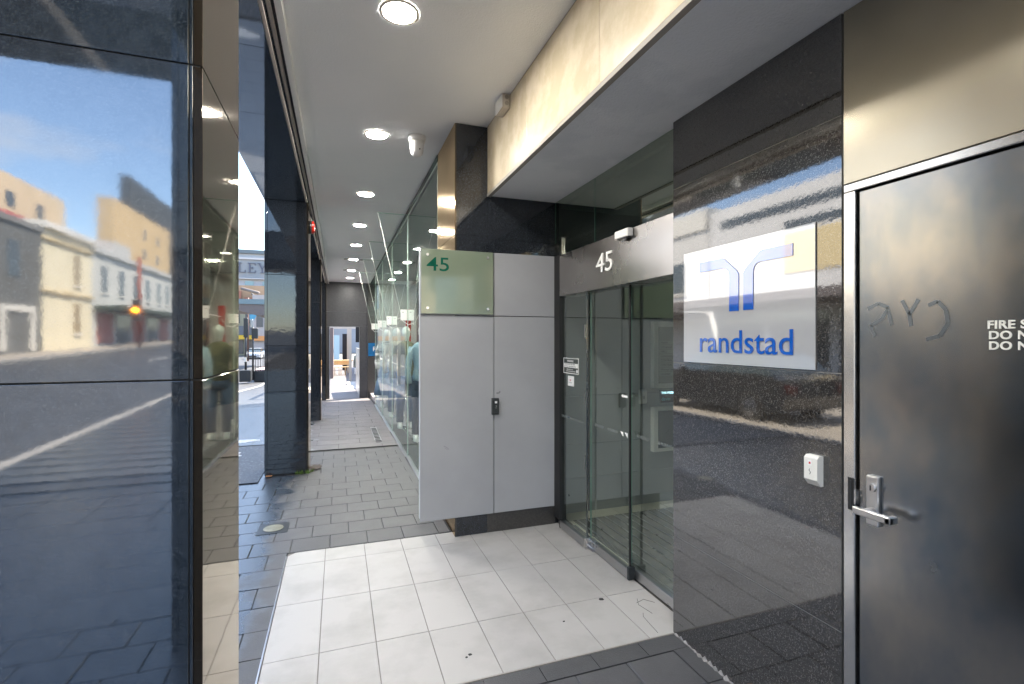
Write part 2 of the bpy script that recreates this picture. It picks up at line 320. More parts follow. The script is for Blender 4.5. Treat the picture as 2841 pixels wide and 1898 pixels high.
# ================================================================== GROUND
M['earth'] = mat('far_ground', (.10, .10, .10), rough=.9, col2=(.14, .14, .13), nscale=.2)
sheet('ground', -400, 400, -200, 400, -.30, M['earth'], kind='structure')
KX = -3.6
road = sheet('road', -13.6, KX - .15, -200, 300, -.13, M['asphalt'], kind='structure')
cross = build(MB().quad((-80, -19, gz(-19) - .126 + .0), (-13.6, -19, gz(-19) - .126), (-13.6, -9, gz(-9) - .126), (-80, -9, gz(-9) - .126)), 'side_road', M['asphalt'], kind='structure')
def kerb(name, x0, x1, y0, y1):
    mb = MB(); ys = sorted(set([y0, y1] + [y for y in YS if y0 < y < y1]))
    vs = []; fs = []
    for y in ys: z = gz(y); vs += [(x0, y, z - .3), (x1, y, z - .3), (x1, y, z + .002), (x0, y, z + .002)]
    for i in range(len(ys) - 1):
        a = 4 * i
        for j in range(4): fs.append((a + j, a + (j + 1) % 4, a + 4 + (j + 1) % 4, a + 4 + j))
    fs += [(0, 1, 2, 3), tuple(4 * (len(ys) - 1) + j for j in (3, 2, 1, 0))]
    mb.add(vs, fs); return build(mb, name, M['kerb'], kind='structure')
M['bounce_ground'] = mat('bounce_ground_pale', (.55, .53, .49), rough=.8, col2=(.62, .60, .56), nscale=1)
sheet('bounce_ground', 1.2, 26, -22, -1.5, .0, M['bounce_ground'], kind='structure')  # unseen pale ground added to bounce sunlight onto soffits and ceiling
kerb('near_kerb', KX - .15, KX, -60, 120)
kerb('far_kerb', -13.75, -13.6, -9, 75)
kerb('far_kerb', -13.75, -13.6, -70, -19)
M['pave_far'] = mat('far_footpath', (.30, .27, .23), rough=.7, col2=(.36, .32, .27), nscale=2)
sheet('far_footpath', -17, -13.75, -9, 75, 0, M['pave_far'], kind='structure')
sheet('far_footpath', -17, -13.75, -70, -19, 0, M['pave_far'], kind='structure')
for y0 in range(-60, -20, 8):    # dashed centre line
    sheet('lane_dash', -8.6, -8.48, y0, y0 + 3, -.126, M['road_paint'], road)
sheet('sunlit_road_strip', -8.3, -4.2, 1.5, 16, -.124, mat('sunlit_road_tone', (.30, .27, .23), rough=.8, col2=(.36, .33, .28), nscale=2), road)  # pale strip added, its colour standing for bright sunlit road in the granite
# footpath bed and pavers
foot = sheet('footpath', KX, 1.1, -60, 60, -.007, M['bed'], kind='structure')
PW, PH, GAP = .2645, .2385, .0034
pav_src = [build(MB().box(-PW / 2 + GAP / 2, PW / 2 - GAP / 2, -PH / 2 + GAP / 2, PH / 2 - GAP / 2, -.028, 0, 0, .004), 'paver', M['paver'], foot) for _ in range(1)]
src = pav_src[0]; src_used = False
extra = MB(); n_pav = 0
def put_paver(cx, cy, w=PW, h=PH):
    global src_used, n_pav
    full = abs(w - PW) < 1e-4 and abs(h - PH) < 1e-4
    dz = random.uniform(-.0016, .0014) + gz(cy)
    if n_pav < 300 and full:
        if not src_used:
            src.location = (cx - WO[foot.name][0], cy - WO[foot.name][1], dz - WO[foot.name][2]); src_used = True
            me = src.data
            for v in me.vertices: v.co += Vector(WO[foot.name])
            me.update()
        else:
            o = inst(src, 'paver', (cx, cy, dz), foot); o.rotation_euler = (random.uniform(-.004, .004), random.uniform(-.003, .003), random.uniform(-.003, .003))
        n_pav += 1
    else:
        extra.box(cx - w / 2 + GAP / 2, cx + w / 2 - GAP / 2, cy - h / 2 + GAP / 2, cy + h / 2 - GAP / 2, -.028 + gz(cy), dz, 0, .004 if full else 0)
def seen(x, y):
    if y < .6: return False
    return x / y > -.30
cells = []
r0 = 3.778
for k in range(-24, 15):                  # rows by k, rear grid
    y0 = r0 + k * .2405; y1 = y0 + PH
    if y1 > 7.26: break
    off = .204 if k % 2 == 0 else .0735
    for j in range(-14, 4):
        x0 = off + j * PW; x1 = x0 + PW
        if x0 < KX: continue
        if y0 < 3.77 - .01:               # beside the white floor only
            if x1 > -.34:
                if x0 < -.36: cells.append(((x0 - .34) / 2 - .0, (y0 + y1) / 2, -.34 - x0, PH))
                continue
        if x0 > .80: continue
        if x1 > .82: cells.append(((x0 + .82) / 2, (y0 + y1) / 2, .82 - x0, PH)); continue
        if y0 < 3.9 and x0 > .69: continue
        # tar patch beside the second column
        if y0 > 5.75 and x1 < -.78: continue
        cells.append(((x0 + x1) / 2, (y0 + y1) / 2, PW, PH))
# front grid
for k in range(0, 9):
    y1 = 2.087 if k == 0 else 1.977 - (k - 1) * .2405; y0 = 1.977 - k * .2405 if k else 1.977
    if y0 < -.2: break
    off = .864 if k % 2 == 0 else .73
    for j in range(-4, 5):
        x0 = off + j * PW; x1 = x0 + PW
        if x0 < -.34 or x0 > 1.60: continue
        x1 = min(x1, 1.612)
        cells.append(((x0 + x1) / 2, (y0 + y1) / 2, x1 - x0, y1 - y0 - (.002)))
cells.sort(key=lambda c: (c[0] - .1) ** 2 * .8 + (c[1] - 2.8) ** 2)
for c in cells: put_paver(*c)
# behind the camera and further along the kerb: plain coarse grid
for iy in range(-30, -1):
    for ix in range(0, 9):
        extra.box(KX + ix * .53 + .004, KX + (ix + 1) * .53 - .004, iy * .36 + .004, (iy + 1) * .36 - .004, gz(iy * .36) - .028, gz(iy * .36 + .18), 0, 0)
build(extra, 'paving', M['paver'], foot, kind='stuff')
# larger slabs beyond the drain
slabs = []
sl_org = WO[foot.name]
y = 7.275; row = 0
while y < 14.8:
    h = .36 if row < 4 else .42
    x = KX + (0.3 if row % 2 else 0); cut = [.82]
    while x < .82:
        w = .60; x1 = min(x + w, .82)
        if not (y < 7.9 and x1 < -.78):
            zb = (gz(y) + gz(y + h)) / 2
            mb = MB().add([(x + .0025, y + .0025, gz(y)), (x1 - .0025, y + .0025, gz(y)), (x1 - .0025, y + h - .0025, gz(y + h)), (x + .0025, y + h - .0025, gz(y + h)),
                           (x + .0025, y + .0025, gz(y) - .028), (x1 - .0025, y + .0025, gz(y) - .028), (x1 - .0025, y + h - .0025, gz(y + h) - .028), (x + .0025, y + h - .0025, gz(y + h) - .028)],
                          [(0, 1, 2, 3), (7, 6, 5, 4), (4, 5, 1, 0), (5, 6, 2, 1), (6, 7, 3, 2), (7, 4, 0, 3)])
            build(mb, 'slab', M['slab'], foot)
        x += w
    y += h; row += 1
sheet('paving_beyond', KX, 1.6, y, 60, .0, M['slab'], foot)
bx('expansion_joint', -.36, .82, 7.250, 7.268, gz(7.26) - .02, gz(7.26) + .003, M['joint'], foot)
bx('grate', .52, .62, 7.5, 8.9, gz(8) - .02, gz(8) + .003, M['alu'], foot)
for i in range(11): bx('grate_slot', .53, .61, 7.56 + i * .12, 7.62 + i * .12, gz(8), gz(8) + .006, M['joint'], foot)
# tar patch with white patches
tp = MB().add([(-3.4, 5.75, .001), (-.8, 5.75, .001), (-.8, 7.9, -.032), (-3.4, 7.9, -.032)], [(0, 1, 2, 3)])
build(tp, 'tar_patch', M['tar'], foot)
def blob(name, cx, cy, rx, ry, z, m, parent, n=18, seed=1, th=.0015, **k):
    rg = random.Random(seed); pts = []
    for i in range(n):
        a = 2 * math.pi * i / n; q = 1 + rg.uniform(-.22, .22); pts.append((cx + rx * q * math.cos(a), cy + ry * q * math.sin(a)))
    return build(MB().prism(pts, 'z', z - .0005, z + th), name, m, parent, **k)
blob('white_patch', -1.55, 7.35, .33, .28, -.022, M['road_paint'], foot, seed=3)
blob('white_patch', -2.3, 9.9, .5, .5, gz(9.9) + .002, M['road_paint'], foot, seed=4)
blob('white_patch', -1.5, 8.35, .35, .12, gz(8.35) + .002, M['road_paint'], foot, seed=5)
blob('leaf_litter', -.72, 5.955, .030, .018, .003, mat('dead_leaf', (.40, .17, .06), rough=.8), foot, seed=6, th=.006)
blob('rust_stain', -.25, 6.22, .07, .12, .0005, mat('rust_stain', (.085, .05, .035), rough=.8, col2=(.07, .068, .068), nscale=14), foot, seed=9, th=.0008)
wd = MB(); rg = random.Random(3)
for i in range(60):
    x = -.36 + rg.uniform(-.09, .10); yy = 5.965 + rg.uniform(-.03, .015) if x < -.30 else 6.0 + rg.uniform(-.02, .05); h = rg.uniform(.015, .05); a = rg.uniform(0, 6.28); w = .006
    wd.add([(x - w * math.cos(a), yy - w * math.sin(a), 0), (x + w * math.cos(a), yy + w * math.sin(a), 0), (x + rg.uniform(-.02, .02), yy + rg.uniform(-.03, .01), h)], [(0, 1, 2)])
build(wd, 'weeds', mat('weed_green', (.10, .17, .02), rough=.6), kind='stuff', label='small green weeds growing at the foot of the second granite column', cat='weeds')
# fallen orange leaf by the right-hand wall
blob('fallen_leaf', 1.565, 1.64, .018, .03, .003, mat('orange_leaf', (.55, .22, .07), rough=.7), None, seed=12, th=.006, label='small dry orange leaf on the grey paving against the granite wall', cat='leaf')
# uplight set in the paving
ul = empty('ground_light', (-.483, 4.30, 0), 'round in-ground light with yellowed lens in a square frame among the wet pavers', 'ground light')
bx('frame', -.60, -.375, 4.19, 4.415, -.01, .003, M['plastic_black'], ul, b=.002)
build(MB().cyl((-.487, 4.30), .073, 'z', .002, .007, 32), 'lens', mat('yellowed_lens', (.20, .19, .13), rough=.35, col2=(.30, .28, .2), nscale=12), ul)
build(MB().cyl((-.487, 4.30), .082, 'z', .001, .005, 32), 'trim_ring', M['plastic_black'], ul)

# ================================================================== WHITE TILED ENTRY FLOOR
ent = build(MB().box(-.335, 1.80, 2.093, 3.768, -.03, -.004), 'entry_floor', M['grout'], kind='structure')
tx = [-.333, -.088, .176, .437, .699, .957, 1.215, 1.476, 1.74]
ty = [2.095, 2.523, 3.038, 3.558, 3.766]
for i in range(len(tx) - 1):
    for j in range(len(ty) - 1):
        x0, x1, y0, y1 = tx[i] + .002, tx[i + 1] - .002, ty[j] + .0015, ty[j + 1] - .0015
        if i == 0 and j == 3:
            build(MB().prism([(x0, y0), (x1, y0), (x1, y1), (x0 + .045, y1), (x0, y1 - .05)], 'z', -.02, .0), 'tile', M['tile'], ent); continue
        if x0 > .83 and y0 > 3.5: y1 = 3.70
        z = random.uniform(-.0006, .0006)
        bx('tile', x0, x1, y0, y1, -.02, z, M['tile'], ent, b=.0012)
bx('edge_trim', -.343, -.336, 2.09, 3.72, -.03, .003, M['alu'], ent)
bx('edge_trim', -.335, 1.616, 2.087, 2.0935, -.03, .002, M['marble_edge'], ent)
for nm, (px, py, r) in {'a': (1.43, 2.50, .014), 'b': (1.13, 2.37, .006), 'c': (.59, 2.27, .009), 'd': (.57, 2.255, .006)}.items():
    blob('gum_spot', px, py, r, r * .8, .0012, M['black'], ent, seed=ord(nm), n=10)
# hairline cracks in the tile by the wall
ck = MB()
for pts in ([(1.54, 2.12), (1.548, 2.20), (1.556, 2.27), (1.575, 2.30)], [(1.60, 2.40), (1.66, 2.42), (1.70, 2.37)], [(1.62, 2.28), (1.60, 2.38), (1.63, 2.44)]):
    ck.tube([(a, b, .0004) for a, b in pts], .0011, 4)
build(ck, 'crack', M['joint'], ent)

# ================================================================== ARCADE STRUCTURE
CZ = 3.15; BZ = 3.05; XO, XI = -.77, -.32
arc = bx('arcade_ceiling', -.255, 1.088, -1.4, 15.1, CZ, CZ + .2, M['ceil'], kind='structure')
build(MB().box(1.092, 1.75, -1.4, 3.66, 2.615, 2.75), 'entry_soffit', M['soffit'], kind='structure')
# cream bulkhead: marble slabs with fine joints
bh = bx('bulkhead', 1.094, 1.20, -1.4, 3.655, 2.635, 3.149, M['joint'], kind='structure')
for y0, y1 in [(-1.39, -.72), (-.716, .162), (.166, 1.040), (1.044, 1.918), (1.922, 2.806), (2.810, 3.652)]:
    bx('slab', 1.088, 1.10, y0, y1, 2.632, 3.147, M['marble'], bh, b=.001)
bx('bottom_strip', 1.086, 1.115, -1.4, 3.655, 2.606, 2.629, M['marble_edge'], bh)
# building mass above and beside the arcade
M['upper'] = mat('upper_wall', (.30, .29, .28), rough=.6, col2=(.34, .33, .31), nscale=.5)
ub = empty('office_building', (4, 6, 3.3), 'dark office building standing over the arcade', 'building')
bx('upper_wall', XO, 14, -1.4, 15.2, 3.36, 5.6, M['upper'], ub)
bx('core', 3.6, 14, 3.9, 15.2, -.3, 3.34, M['upper'], ub)
bx('core', 3.6, 14, -1.4, 2.0, -.3, 3.34, M['upper'], ub)
bx('fascia', XO + .002, XI, -1.4, 15.19, BZ + .02, 3.34, M['granite'], ub)
# polished soffit of the edge beam in panels
y = -1.4
while y < 15.1:
    y1 = min(y + .86, 15.18); bx('soffit_panel', XO - .006, -.352, y + .002, y1 - .002, BZ, BZ + .018, M['granite_near'], ub); y = y1
# track rails
tr = empty('ceiling_track', (-.31, 6, 3.07), 'pair of pale rails with dark slots running along the outer edge of the ceiling', 'track')
bx('rail', -.350, -.334, -1.38, 15.1, 3.052, 3.14, M['marble_edge'] if False else mat('rail_stone', (.50, .44, .40), rough=.6), tr)
bx('slot', -.3335, -.3205, -1.38, 15.1, 3.11, 3.14, M['black'], tr)
bx('rail', -.320, -.306, -1.38, 15.1, 3.085, 3.14, bpy.data.materials['rail_stone'], tr)
bx('slot', -.3055, -.2885, -1.38, 15.1, 3.11, 3.14, M['black'], tr)
bx('edge_trim', -.288, -.2555, -1.38, 15.1, 3.092, 3.16, M['white'], tr)
bx('cover', -.334, -.256, -1.38, 15.1, 3.162, 3.24, M['black'], tr)

def column(y0, y1, zs, label, nearm, base=0, name='granite_column', top=BZ):
    e = empty(name, ((XO + XI) / 2, (y0 + y1) / 2, base), label, 'column', 'granite columns along the kerb side of the arcade')
    bx('core', XO + .006, XI - .006, y0 + .006, y1 - .006, base - .05, top, M['joint'], e)
    for z0, z1 in zip(zs, zs[1:]):
        a, b = z0 + .002, z1 - .002; c = .030
        f = nearm; s = M['granite_side']
        bx('panel', XO + c, XI - c, y0, y0 + .02, a, b, f, e, b=.001)
        bx('panel', XO + c, XI - c, y1 - .02, y1, a, b, M['granite'], e, b=.001)
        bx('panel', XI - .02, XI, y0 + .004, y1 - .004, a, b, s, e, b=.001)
        bx('panel', XO, XO + .02, y0 + c, y1 - c, a, b, M['granite'], e, b=.001)
        bx('corner_strip', XI - c + .003, XI - .0205, y0, y0 + .028, a, b, f, e, b=.001)
        bx('corner_strip', XO, XO + c - .003, y0, y0 + c - .003, a, b, f, e, b=.001)
        bx('corner_strip', XI - c + .003, XI - .0205, y1 - .028, y1, a, b, f, e, b=.001)
        bx('corner_strip', XO, XO + c - .003, y1 - c + .003, y1, a, b, f, e, b=.001)
    return e
column(1.409, 1.887, [0, 1.40, 2.18, BZ], 'nearest polished black granite column, filling the left edge, with the street mirrored in it', M['granite_near'])
column(6.0, 6.45, [0, .92, 1.43, 2.22, BZ], 'second black granite column along the pavement, with weeds at its foot and a red alarm on its side', M['granite'])
column(10.2, 10.65, [gz(10.4), .85, 1.40, 2.22, BZ], 'third black granite column, mostly hidden behind the second', M['granite'], base=gz(10.4))
column(14.4, 14.9, [gz(14.6), .80, 1.40, 2.22, BZ], 'last black granite column, at the left jamb of the far portal', M['granite'], base=gz(14.6))
column(-.48, 0.0, [0, 1.40, 2.18, BZ], 'black granite column beside the photographer, seen only mirrored in the nearest column', M['granite'])
# cross beam over the pavement at the corner
cb = empty('cross_beam', (-3, -.3, BZ), 'dark granite beam reaching out over the pavement, mirrored at the top of the nearest column', 'beam')
bx('beam_face', -6.5, XO - .012, -.65, .06, BZ, 3.9, M['granite'], cb)
bx('post', -6.5, -6.0, -.65, .06, BZ - 3.2, BZ - .002, M['granite'], cb)

# black granite return beside the cabinet
st = empty('granite_pier', (.96, 4.0, 0), 'black granite pier rising to the ceiling between shop glass and entrance', 'pier')
bx('core', .840, 1.30, 3.666, 4.35, -.05, 3.148, M['joint'], st)
for z0, z1 in [(0, .80), (.80, 1.60), (1.60, 2.30), (2.30, 3.148)]:
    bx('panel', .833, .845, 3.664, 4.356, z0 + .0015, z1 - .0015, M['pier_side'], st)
for z0, z1 in [(0, .8), (.8, 1.6), (1.6, 2.30), (2.30, 3.148)]:
    bx('panel', .8455, 1.088, 3.660, 3.672, z0 + .0015, z1 - .0015, M['granite'], st)
lw = empty('entrance_lintel', (1.4, 3.7, 2.2), 'black granite wall above the grey cabinet, under the white soffit', 'wall')
bx('core', 1.092, 1.70, 3.667, 4.2, 0, 2.75, M['joint'], lw)
bx('panel', 1.0905, 1.70, 3.660, 3.668, 2.282, 2.613, M['granite'], lw)
bx('panel', .87, 1.70, 3.654, 3.6595, 2.175, 2.278, M['granite'], lw)

# ---------------- right-hand granite wall
RX = 1.618
gw = empty('granite_wall', (1.7, 1.65, 0), 'polished black granite wall between the glass doors and the steel fire door', 'wall')
bx('core', RX + .0018, RX + .10, 1.206, 2.094, -.05, 2.613, M['joint_light'], gw)
for z0, z1 in [(0, .5), (.5, 1.384), (1.384, 2.266), (2.266, 2.614)]:
    bx('panel', RX, RX + .0015, 1.205, 2.098, z0 + .0018, z1 - .0018, M['granite_right'], gw)
bx('return_panel', RX + .02, 2.3, 2.082, 2.10, 0, 2.614, M['granite'], gw)
rg = random.Random(5); mm = MB()
for i in range(26):
    yy = 1.2 + i * .034; w = rg.uniform(.006, .02)
    mm.add([(1.617, yy, .001), (1.617 - w, yy + .01, .002), (1.617 - w * .6, yy + .03, .002), (1.617, yy + .034, .004), (1.617, yy + .02, rg.uniform(.004, .02))], [(0, 1, 4), (1, 2, 4), (2, 3, 4)])
build(mm, 'mortar_crust', mat('mortar', (.36, .34, .32), rough=.9, col2=(.2, .19, .18), nscale=40), gw)

# company sign panel on the granite
sg = empty('company_sign', (1.61, 1.66, 1.39), 'square white company sign with blue randstad lettering and emblem on the granite wall', 'sign')
bx('sign_panel', RX - .006, RX - .0005, 1.299, 2.010, 1.390, 1.922, M['sign_white'], sg, b=.0008)
def yz_shape(name, pts, m, parent, x=RX - .0075, th=.0018, hole=None):
    return build(MB().prism(pts, 'x', x - th, x + .001), name, m, parent)
for pts in ([(1.891, 1.861), (1.752, 1.861), (1.738, 1.857), (1.664, 1.796), (1.654, 1.780), (1.654, 1.623), (1.707, 1.623), (1.707, 1.782), (1.713, 1.800), (1.724, 1.811), (1.742, 1.816), (1.891, 1.816)],
            [(1.389, 1.862), (1.528, 1.862), (1.543, 1.857), (1.618, 1.796), (1.628, 1.780), (1.628, 1.624), (1.576, 1.624), (1.576, 1.782), (1.570, 1.800), (1.559, 1.811), (1.540, 1.816), (1.389, 1.816)]):
    yz_shape('emblem', pts, M['blue_print'], sg)
text('lettering', 'randstad', .142, (RX - .0085, 1.891, 1.442), FACE_X, M['blue_print'], sg, depth=.0012, bold=.0004, fitw=.503)

# ---------------- steel fire door
fd = empty('fire_door', (1.62, .74, 0), 'smudged dark steel fire door with lever handle and FIRE SAFETY lettering', 'door')
fm = M['steel_bright']
bx('frame', RX - .004, RX + .07, 1.158, 1.196, 0, 1.9945, fm, fd, b=.0025)
bx('frame', RX - .004, RX + .07, .29, 1.196, 1.9955, 2.022, fm, fd, b=.0025)
bx('frame', RX - .004, RX + .07, .29, .325, 0, 1.9945, fm, fd, b=.0025)
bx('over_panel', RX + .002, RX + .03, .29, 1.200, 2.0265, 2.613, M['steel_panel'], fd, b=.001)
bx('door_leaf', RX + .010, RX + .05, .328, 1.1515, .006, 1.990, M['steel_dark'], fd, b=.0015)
bx('stop', RX + .052, RX + .07, .32, 1.16, 0, 2.0, M['black'], fd)
bx('strike', RX - .0055, RX + .03, 1.1585, 1.181, .930, 1.040, M['black'], fd, b=.002)
bx('strike_plate', RX - .008, RX - .0056, 1.1665, 1.1705, .94, 1.03, M['plastic_black'], fd)
bx('latch', RX - .006, RX + .02, 1.1525, 1.1582, .955, 1.0, M['steel_bright'], fd)
M['handle'] = mat('satin_lever', (.62, .61, .60), rough=.3, metal=1, bump=.0001, bscale=60)
pl = bx('handle_plate', RX - .004, RX + .010, 1.082, 1.121, .902, 1.061, M['handle'], fd, b=.003)
build(MB().cyl((1.098, 1.026), .0135, 'x', RX - .016, RX - .003, 20), 'lock_cylinder', M['handle'], fd)
bx('keyway', RX - .0175, RX - .0155, 1.0965, 1.0995, 1.018, 1.034, M['black'], fd)
lv = MB(); lv.cyl((1.100, .951), .011, 'x', RX - .045, RX - .003, 16); lv.box(RX - .058, RX - .040, 1.012, 1.128, .940, .963, 0, .003); lv.box(RX - .058, RX - .020, 1.012, 1.030, .9405, .9625, 0, .003)
build(lv, 'lever', M['handle'], fd)
M['txt'] = mat('raised_letters', (.66, .64, .58), rough=.5)
for s, z in (('FIRE SAFETY DOOR', 1.527), ('DO NOT OBSTRUCT', 1.4995), ('DO NOT KEEP OPEN', 1.472)):
    text('lettering', s, .0300, (RX + .0095, .811 if s[0] == 'F' else .808, z + .002), FACE_X, M['txt'], fd, depth=.0016, bold=.0007, sx=1.02, spacing=1.05)
# scrawled tag rubbed into the grime
sc = MB()
for pts in ([(1.125, 1.60), (1.09, 1.615), (1.06, 1.60), (1.08, 1.565), (1.115, 1.545), (1.10, 1.51)], [(1.06, 1.59), (1.05, 1.545)], [(1.02, 1.62), (1.0, 1.575), (.975, 1.62)], [(1.0, 1.575), (.995, 1.54)], [(.95, 1.60), (.925, 1.61), (.905, 1.585), (.90, 1.545), (.92, 1.51), (.955, 1.50)]):
    for (a, b), (c, d) in zip(pts, pts[1:]):
        n = Vector((d - b, -(c - a))).normalized() * .0055
        sc.add([(RX + .0092, a + n.x, b + n.y), (RX + .0092, a - n.x, b - n.y), (RX + .0092, c - n.x, d - n.y), (RX + .0092, c + n.x, d + n.y)], [(0, 1, 2, 3)])
scm = M['steel_dark'].copy(); scm.name = 'rubbed_scrawl'
scb = scm.node_tree.nodes['Principled BSDF']
for l in list(scb.inputs['Roughness'].links): scm.node_tree.links.remove(l)
scb.inputs['Roughness'].default_value = .29
for l in list(scb.inputs['Base Color'].links): scm.node_tree.links.remove(l)
scb.inputs['Base Color'].default_value = (.19, .215, .24, 1)
build(sc, 'scrawl', scm, fd)
# wall south of the door
pw = empty('granite_end_wall', (1.7, -1.2, 0), 'black granite wall running back from the fire door towards the corner', 'wall')
for z0, z1 in [(0, .5), (.5, 1.384), (1.384, 2.266), (2.266, 2.614)]:
    bx('panel', RX, RX + .1, -1.4, .285, z0 + .0012, z1 - .0012, M['granite'], pw)

# key box / exit button on the granite wall
def keybox(name, loc, label, m, facing='x', sticker=True):
    x, y, z = loc; e = empty(name, loc, label, 'access box')
    if facing == 'x':      # faces -X
        prof = [(0, 0), (0, .107), (-.020, .107), (-.030, .098), (-.030, .022), (-.012, 0)]   # (dx, dz)
        pts = [(x + a, z + b) for a, b in prof]
        build(MB().prism(pts, 'y', y - .026, y + .026), 'body', m, e)
        bx('sticker', x - .0312, x - .0298, y - .004, y + .010, z + .072, z + .090, M['vinyl'], e)
        bx('emblem', x - .0318, x - .0311, y - .001, y + .006, z + .077, z + .085, M['red'], e)
        build(MB().tube([(x - .0302, y + .003, z + .060), (x - .0302, y + .006, z + .054), (x - .0302, y, z + .048), (x - .0302, y + .003, z + .040)], .0012, 6), 'slot', M['black'], e)
    else:                  # faces -Y
        prof = [(0, 0), (0, .125), (-.018, .125), (-.030, .115), (-.030, .012), (-.020, 0)]
        build(MB().prism([(y + a, z + b) for a, b in prof], 'x', x - .026, x + .028), 'body', m, e)
        bx('sticker', x - .007, x + .011, y - .0312, y - .0298, z + .088, z + .104, M['vinyl'], e)
        build(MB().tube([(x + .001, y - .030, z + .072), (x + .005, y - .031, z + .062), (x, y - .031, z + .054), (x + .003, y - .031, z + .044)], .0018, 6), 'slot', M['steel_bright'], e)
    return e
# MB.prism with axis y takes (x, z); with axis x takes (y, z)
keybox('access_box', (RX - .0005, 1.297, .979), 'cream plastic access box with small sticker on the granite wall left of the fire door', M['cream'])

# ---------------- grey cabinet
cx0, cx1, cy = .569, 1.675, 3.662
cab = empty('cabinet', (1.12, 3.70, .15), 'tall silver-grey double-door cabinet carrying the green 45 glass plate', 'cabinet')
bx('carcass', cx0 + .004, cx1 - .002, cy + .006, cy + .075, .156, 2.172, M['clad_edge'], cab)
sm, sz = 1.139, 1.682
bx('door', cx0, sm - .003, cy - .016, cy + .005, .150, sz - .003, M['white_paint'], cab, b=.0015)
bx('door', sm + .003, cx1, cy - .016, cy + .005, .150, sz - .003, M['white_paint'], cab, b=.0015)
bx('upper_panel', cx0, sm - .003, cy - .016, cy + .005, sz + .003, 2.174, M['white_paint'], cab, b=.0015)
bx('upper_panel', sm + .003, cx1, cy - .016, cy + .005, sz + .003, 2.174, M['white_paint'], cab, b=.0015)
bx('seam_backing', sm - .006, sm + .006, cy + .0052, cy + .0058, .152, 2.17, M['black'], cab)
bx('seam_backing', cx0 + .002, cx1 - .002, cy + .0062, cy + .0068, sz - .006, sz + .006, M['black'], cab)
bx('plinth', .835, 1.668, cy + .0, 3.95, 0, .148, M['granite_dull'], cab)
def smear(name, pts, y, m, parent, w):
    mb = MB()
    for (a, b), (c, d) in zip(pts, pts[1:]):
        n = Vector((d - b, -(c - a))).normalized() * w
        mb.add([(a + n.x, y, b + n.y), (a - n.x, y, b - n.y), (c - n.x, y, d - n.y), (c + n.x, y, d + n.y)], [(0, 1, 2, 3)])
    return build(mb, name, m, parent)
M['scuff'] = mat('scuff_grey', (.20, .20, .205), rough=.6)
M['scuff_l'] = mat('scuff_faint', (.34, .34, .35), rough=.5)
yq = cy - .0166
smear('scuff', [(.745, .700), (.765, .690), (.785, .672)], yq, M['scuff'], cab, .0015)
smear('scuff', [(.752, .688), (.775, .668)], yq, M['scuff'], cab, .001)
smear('scuff', [(1.055, .66), (1.060, .60), (1.066, .56)], yq, M['scuff_l'], cab, .001)
smear('scuff', [(.93, .50), (.945, .38), (.94, .30), (.95, .20)], yq, M['scuff_l'], cab, .0012)
smear('scuff', [(1.16, 1.085), (1.175, 1.08), (1.19, 1.095)], yq, M['scuff'], cab, .006)
smear('scuff', [(1.52, 1.45), (1.515, 1.40), (1.525, 1.34)], yq, M['scuff_l'], cab, .0012)
pg = empty('number_plate_panel', (.84, cy - .03, 1.69), 'frosted green glass plate with green number 45 held by four steel studs', 'glass sign')
GY = cy - .036
bx('glass_plate', cx0 + .004, sm - .012, GY, GY + .009, 1.692, 2.171, M['frost'], pg, b=.0012)
for sx_, sz_ in [(.619, 2.129), (1.083, 2.129), (.619, 1.734), (1.083, 1.734)]:
    build(MB().cyl((sx_, sz_), .0105, 'y', GY - .007, cy - .014, 16), 'stud', M['steel_bright'], pg)
text('number', '45', .145, (.612, GY - .0012, 2.011), FACE_Y, M['green_print'], pg, depth=.0006, bold=.0006, fitw=.168)
keybox('access_box', (1.144, cy - .017, .920), 'black plastic access box with white sticker on the seam between the cabinet doors', M['plastic_black'], facing='y')

# ---------------- stainless header and glass doors
HX = 1.640
hd = empty('door_header', (1.68, 2.8, 1.84), 'brushed steel header box with raised white number 45 above the glass doors', 'header')
bx('cover', HX, HX + .14, 2.103, 3.520, 1.840, 2.162, M['header'], hd, b=.002)
bx('end_post', HX + .012, HX + .07, 3.545, 3.652, 0.068, 2.172, M['black'], hd)
bx('gap_filler', HX + .02, HX + .12, 3.522, 3.544, 1.86, 2.16, M['black'], hd)
text('number', '45', .180, (HX - .004, 2.928, 1.945), FACE_X, M['white'], hd, depth=.003, bold=.0, fitw=.205)
sn = empty('motion_sensor', (1.62, 2.56, 2.10), 'small white motion sensor box on the top edge of the steel header', 'sensor')
bx('housing', HX - .040, HX - .001, 2.492, 2.640, 2.112, 2.160, M['white'], sn, b=.004)
bx('lens', HX - .034, HX - .004, 2.51, 2.62, 2.106, 2.1125, M['plastic_black'], sn)
build(MB().tube([(HX - .02, 2.535, 2.106), (HX - .02, 2.56, 2.100), (HX - .02, 2.585, 2.106)], .008, 8), 'lens_dome', mat('smoked_lens', (.3, .3, .3), rough=.1), sn)

